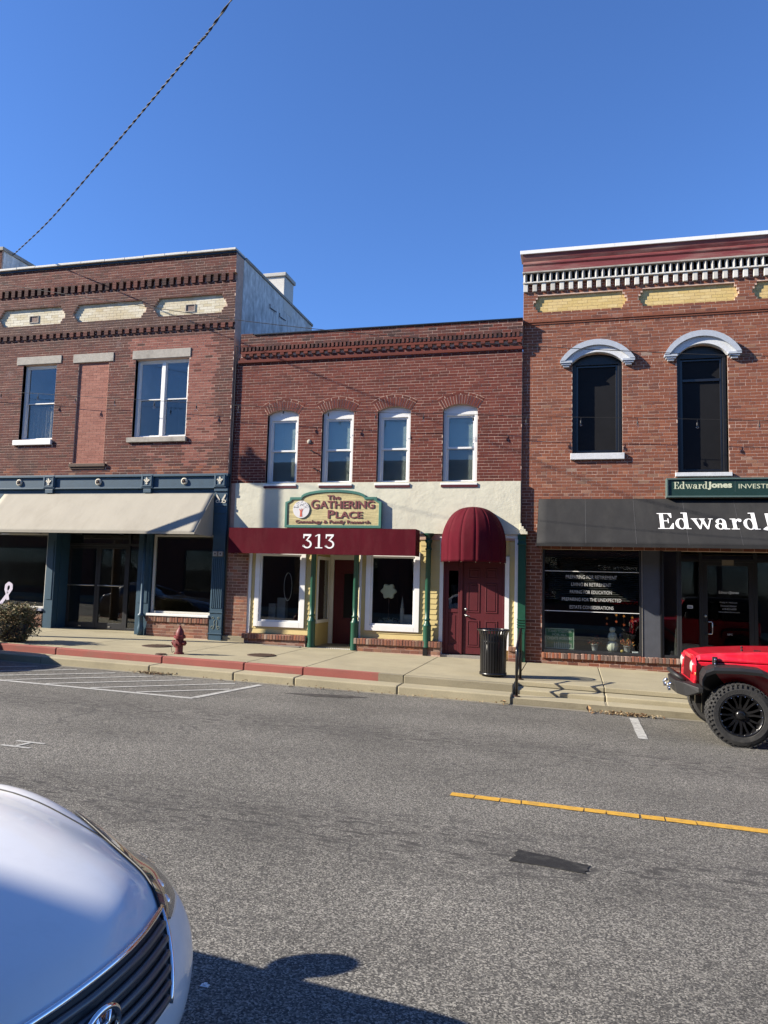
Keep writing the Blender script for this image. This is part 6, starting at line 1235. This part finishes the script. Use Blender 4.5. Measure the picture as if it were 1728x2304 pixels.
for s in (-1, 1):
    h = jb(MB().lathe([(.0, -.035), (.05, -.03), (.085, -.012), (.09, .01)], (-.525, s*.455, .945), 22, 'x'), 'headlight', pm('headlamp_white', (.45, .44, .40), .12, .03, 5, spec=.8), grl, smooth=True); jb(MB().lathe([(.088, -.018), (.102, -.015), (.102, .02)], (-.525, s*.455, .945), 22, 'x', caps=False), 'headlight_ring', JEEPRED, h, smooth=True)
    jb(MB().lathe([(0, -.02), (.03, -.016), (.035, .0)], (-.50, s*.575, .86), 14, 'x'), 'turn_signal', pm('amber_lens', (.6, .25, .05), .2), grl, smooth=True)
    # fender flare: a bent strip round the wheel
    pth = [(-.455, .76), (-.46, .86), (-.42, .94), (-.32, .985), (.0, 1.0), (.24, .99), (.36, .94), (.50, .82), (.62, .70)]; fl_ = MB(); V = []
    for x, z in pth: V += [(x, s*.57, z+.012), (x, s*.86, z), (x+(-.015 if x < 0 else .015), s*.915, z-.035), (x, s*.905, z-.075), (x, s*.86, z-.035), (x, s*.57, z-.025)]
    F = []
    for i in range(len(pth)-1):
        for q in range(6): F.append((i*6+q, i*6+(q+1) % 6, (i+1)*6+(q+1) % 6, (i+1)*6+q))
    F += [tuple(range(6)), tuple(range(len(V)-1, len(V)-7, -1))]; fl_.add(V, F); jb(fl_, 'fender_flare', PLASTIC, weld=True, bevel=.01)
    jb(MB().box(-.42, .55, s*.50, s*.56, .35, .97), 'wheel_well', BLACK); jb(MB().box(2.0, 2.9, s*.60, s*.73, .45, .9), 'wheel_well', BLACK)
    q = [(x+2.42, z-.02) for x, z in pth]; fl_ = MB(); V = []
    for x, z in q: V += [(x, s*.735, z), (x, s*.90, z-.01), (x, s*.90, z-.06), (x, s*.735, z-.04)]
    F = []
    for i in range(len(q)-1):
        for k in range(4): F.append((i*4+k, i*4+(k+1) % 4, (i+1)*4+(k+1) % 4, (i+1)*4+k))
    fl_.add(V, F+[(0, 1, 2, 3), tuple(range(len(V)-1, len(V)-5, -1))]); jb(fl_, 'fender_flare', PLASTIC, weld=True)
    lt = jb(MB().box(-.30, -.235, s*.575, s*.60, 1.0, 1.10).tube([(-.268, s*.605, 1.085), (-.268, s*.612, 1.03), (-.268, s*.605, .995)], .016, 8), 'hood_latch', PLASTIC, bevel=.006); jb(MB().sphere((-.268, s*.618, 1.065), .016, n=10, m=6).sphere((-.268, s*.618, 1.01), .013, n=10, m=6), 'latch_catch', CHROME, lt, smooth=True)
    d_ = jb(MB().box(.98, 1.92, s*.735, s*.752, .56, 1.16), 'door', JEEPRED, bevel=.012); jb(MB().box(1.68, 1.84, s*.753, s*.775, 1.0, 1.03), 'door_handle', PLASTIC, d_, bevel=.005); jb(MB().box(1.05, 1.9, s*.70, s*.712, 1.2, 1.66), 'window', CARGLASS, d_)
    jb(MB().box(1.0, 1.08, s*.76, s*.92, 1.18, 1.36), 'mirror', PLASTIC, bevel=.02)
def jwheel(x, y, s):
    r_, wd = .40, .27; cy = y
    pf = [(.262, s*.115), (.275, s*.13), (.33, s*.135), (.375, s*.12), (.393, s*.09), (.396, 0), (.393, -s*.09), (.375, -s*.12), (.33, -s*.135), (.262, -s*.115)]
    t = MB().lathe(pf, (x, cy, r_), 56, 'y', caps=False); g = random.Random(4)
    for k in range(40):                                  # tread lugs and shoulder blocks
        for row, (y0, y1) in enumerate(((-.128, -.075), (-.068, -.006), (.006, .068), (.075, .128))):
            a0 = 2*PI*(k+(.5 if row % 2 else 0))/40; a1 = a0+2*PI/40*.66; sk = .018*(1 if row in (0, 2) else -1); V = []
            for rr in (.388, .4055 if row in (1, 2) else .402):
                for aa, yy in ((a0, y0), (a1, y0), (a1+sk, y1), (a0+sk, y1)): V.append((x+rr*math.cos(aa), cy+yy*s, r_+rr*math.sin(aa)))
            t.add(V, [(4, 5, 6, 7), (0, 1, 5, 4), (1, 2, 6, 5), (2, 3, 7, 6), (3, 0, 4, 7)])
        a0 = 2*PI*k/40; V = []
        for rr, yy in ((.36, .136), (.392, .121)):
            for aa in (a0, a0+.07): V.append((x+rr*math.cos(aa), cy+(yy+.006)*s, r_+rr*math.sin(aa)))
        t.add(V, [(0, 1, 3, 2)])
    w_ = jb(t, 'wheel', TYRE)
    rm = MB().lathe([(.268, s*.118), (.262, s*.128), (.250, s*.122), (.235, s*.06), (.225, s*.03), (.22, -s*.1)], (x, cy, r_), 44, 'y', caps=False); rm = jb(rm, 'rim', BLACKP, w_, smooth=True); jb(MB().lathe([(.226, -s*.02), (0, -s*.02)], (x, cy, r_), 30, 'y'), 'brake_disc', BLACK, w_)
    for k in range(8):                                   # eight forked spokes
        a = 2*PI*k/8+.2; ca, sa = math.cos(a), math.sin(a); sp = MB()
        for dd in (-1, 1):
            V = []
            for rr, off, hw in ((.05, .012, .018), (.15, .022, .013), (.238, .045, .012)):
                for e in (-1, 1): o_ = dd*off+e*hw; V.append((x+rr*ca-o_*sa, cy+s*(.045+.05*(rr/.24)), r_+rr*sa+o_*ca))
            V += [(v[0], v[1]-s*.04, v[2]) for v in V]
            sp.add(V, [(0, 1, 3, 2), (2, 3, 5, 4), (0, 2, 8, 6), (2, 4, 10, 8), (1, 7, 9, 3), (3, 9, 11, 5)])
        jb(sp, 'spoke', BLACKP, w_)
    jb(MB().lathe([(.062, s*.04), (.06, s*.085), (.04, s*.10), (0, s*.10)], (x, cy, r_), 20, 'y'), 'hub_cap', BLACKP, w_, smooth=True)
    for k in range(18): a = 2*PI*k/18; jb(MB().sphere((x+.2435*math.cos(a), cy+s*.122, r_+.2435*math.sin(a)), .0075, n=6, m=4), 'rim_bolt', CHROME, w_)
for x in (0, 2.42):
    for s in (-1, 1): jwheel(x, s*.77, s)
bp = MB(); out = [(-.66, -.62), (-.74, -.42), (-.76, 0), (-.74, .42), (-.66, .62)]
V = [(x, y, .735) for x, y in out]+[(x+.03, y, .555) for x, y in out]+[(-.50, y, .735) for x, y in out]+[(-.50, y, .60) for x, y in out]; F = []
for i in range(4): F += [(i, 5+i, 6+i, i+1), (10+i, i, i+1, 11+i), (5+i, 15+i, 16+i, 6+i), (15+i, 10+i, 11+i, 16+i)]
F += [(0, 10, 15, 5), (4, 9, 19, 14)]; bp.add(V, F)
bpo = jb(bp, 'bumper', PLASTIC, bevel=.014, weld=True)
for s in (-1, 1): jb(MB().add([(-.66, s*.62, .735), (-.50, s*.80, .70), (-.50, s*.80, .64), (-.63, s*.62, .555), (-.46, s*.62, .735), (-.44, s*.80, .70), (-.44, s*.80, .64), (-.46, s*.62, .60)], [(0, 1, 2, 3), (4, 7, 6, 5), (0, 4, 5, 1), (3, 2, 6, 7), (1, 5, 6, 2)]), 'bumper_wing', PLASTIC, bpo, bevel=.006, weld=True)
jb(MB().tube([(-.60, -.40, .735), (-.70, -.36, .79), (-.74, -.28, .815), (-.74, .28, .815), (-.70, .36, .79), (-.60, .40, .735)], .03, 8), 'bumper_hoop', PLASTIC, bpo, smooth=True)
for s in (-1, 1): sh = jb(MB().tube([(-.76, s*.24, .66), (-.80, s*.24, .665), (-.815, s*.24, .63), (-.80, s*.24, .575), (-.785, s*.24, .575), (-.79, s*.24, .63)], .014, 8).sphere((-.775, s*.24, .665), .026, n=10, m=6), 'shackle', CHROME, bpo, smooth=True)
jb(MB().tube([(0, -.68, .42), (0, .68, .42)], .05, 10).sphere((0, .15, .42), .12, n=14, m=8), 'front_axle', IRON, smooth=True); jb(MB().tube([(2.42, -.68, .42), (2.42, .68, .42)], .05, 10).sphere((2.42, 0, .42), .13, n=14, m=8), 'rear_axle', IRON, smooth=True); jb(MB().box(-.48, 3.0, -.42, -.34, .45, .56).box(-.48, 3.0, .34, .42, .45, .56), 'chassis', BLACK); jb(MB().tube([(-.30, -.55, .47), (-.26, .5, .50)], .02, 8), 'steering_link', STEEL, smooth=True)
ws = jb(MB().add([(.70, -.68, 1.22), (.70, .68, 1.22), (1.0, .62, 1.70), (1.0, -.62, 1.70), (.74, -.68, 1.22), (.74, .68, 1.22), (1.04, .62, 1.70), (1.04, -.62, 1.70)], [(3, 2, 1, 0), (4, 5, 6, 7), (0, 1, 5, 4), (2, 3, 7, 6), (1, 2, 6, 5), (3, 0, 4, 7)]), 'windshield_frame', JEEPRED, bevel=.01); jb(MB().add([(.715, -.61, 1.27), (.715, .61, 1.27), (.965, .56, 1.66), (.965, -.56, 1.66)], [(3, 2, 1, 0)]), 'windshield', CARGLASS, ws)
secbox([(1.0, .64, .60, 1.66, 1.76), (1.5, .66, .62, 1.68, 1.80), (2.8, .66, .62, 1.68, 1.80), (3.02, .66, .62, 1.2, 1.74)], 'roof', PLASTIC, bevel=.03)
for s in (-1, 1): jb(MB().box(2.0, 2.95, s*.66, s*.70, 1.17, 1.68), 'rear_side', PLASTIC, bevel=.01)
jb(MB().tube([(.55, -.58, 1.19), (.57, -.585, 2.0)], .005, 5), 'antenna', PLASTIC); jb(MB().sphere((.12, -.30, 1.19), .018, n=8, m=5).sphere((.20, .1, 1.20), .018, n=8, m=5).box(.25, .33, -.42, -.38, 1.185, 1.205), 'washer_jet', PLASTIC)
jb(MB().box(3.0, 3.2, -.7, .7, .5, .68), 'rear_bumper', PLASTIC, bevel=.02)
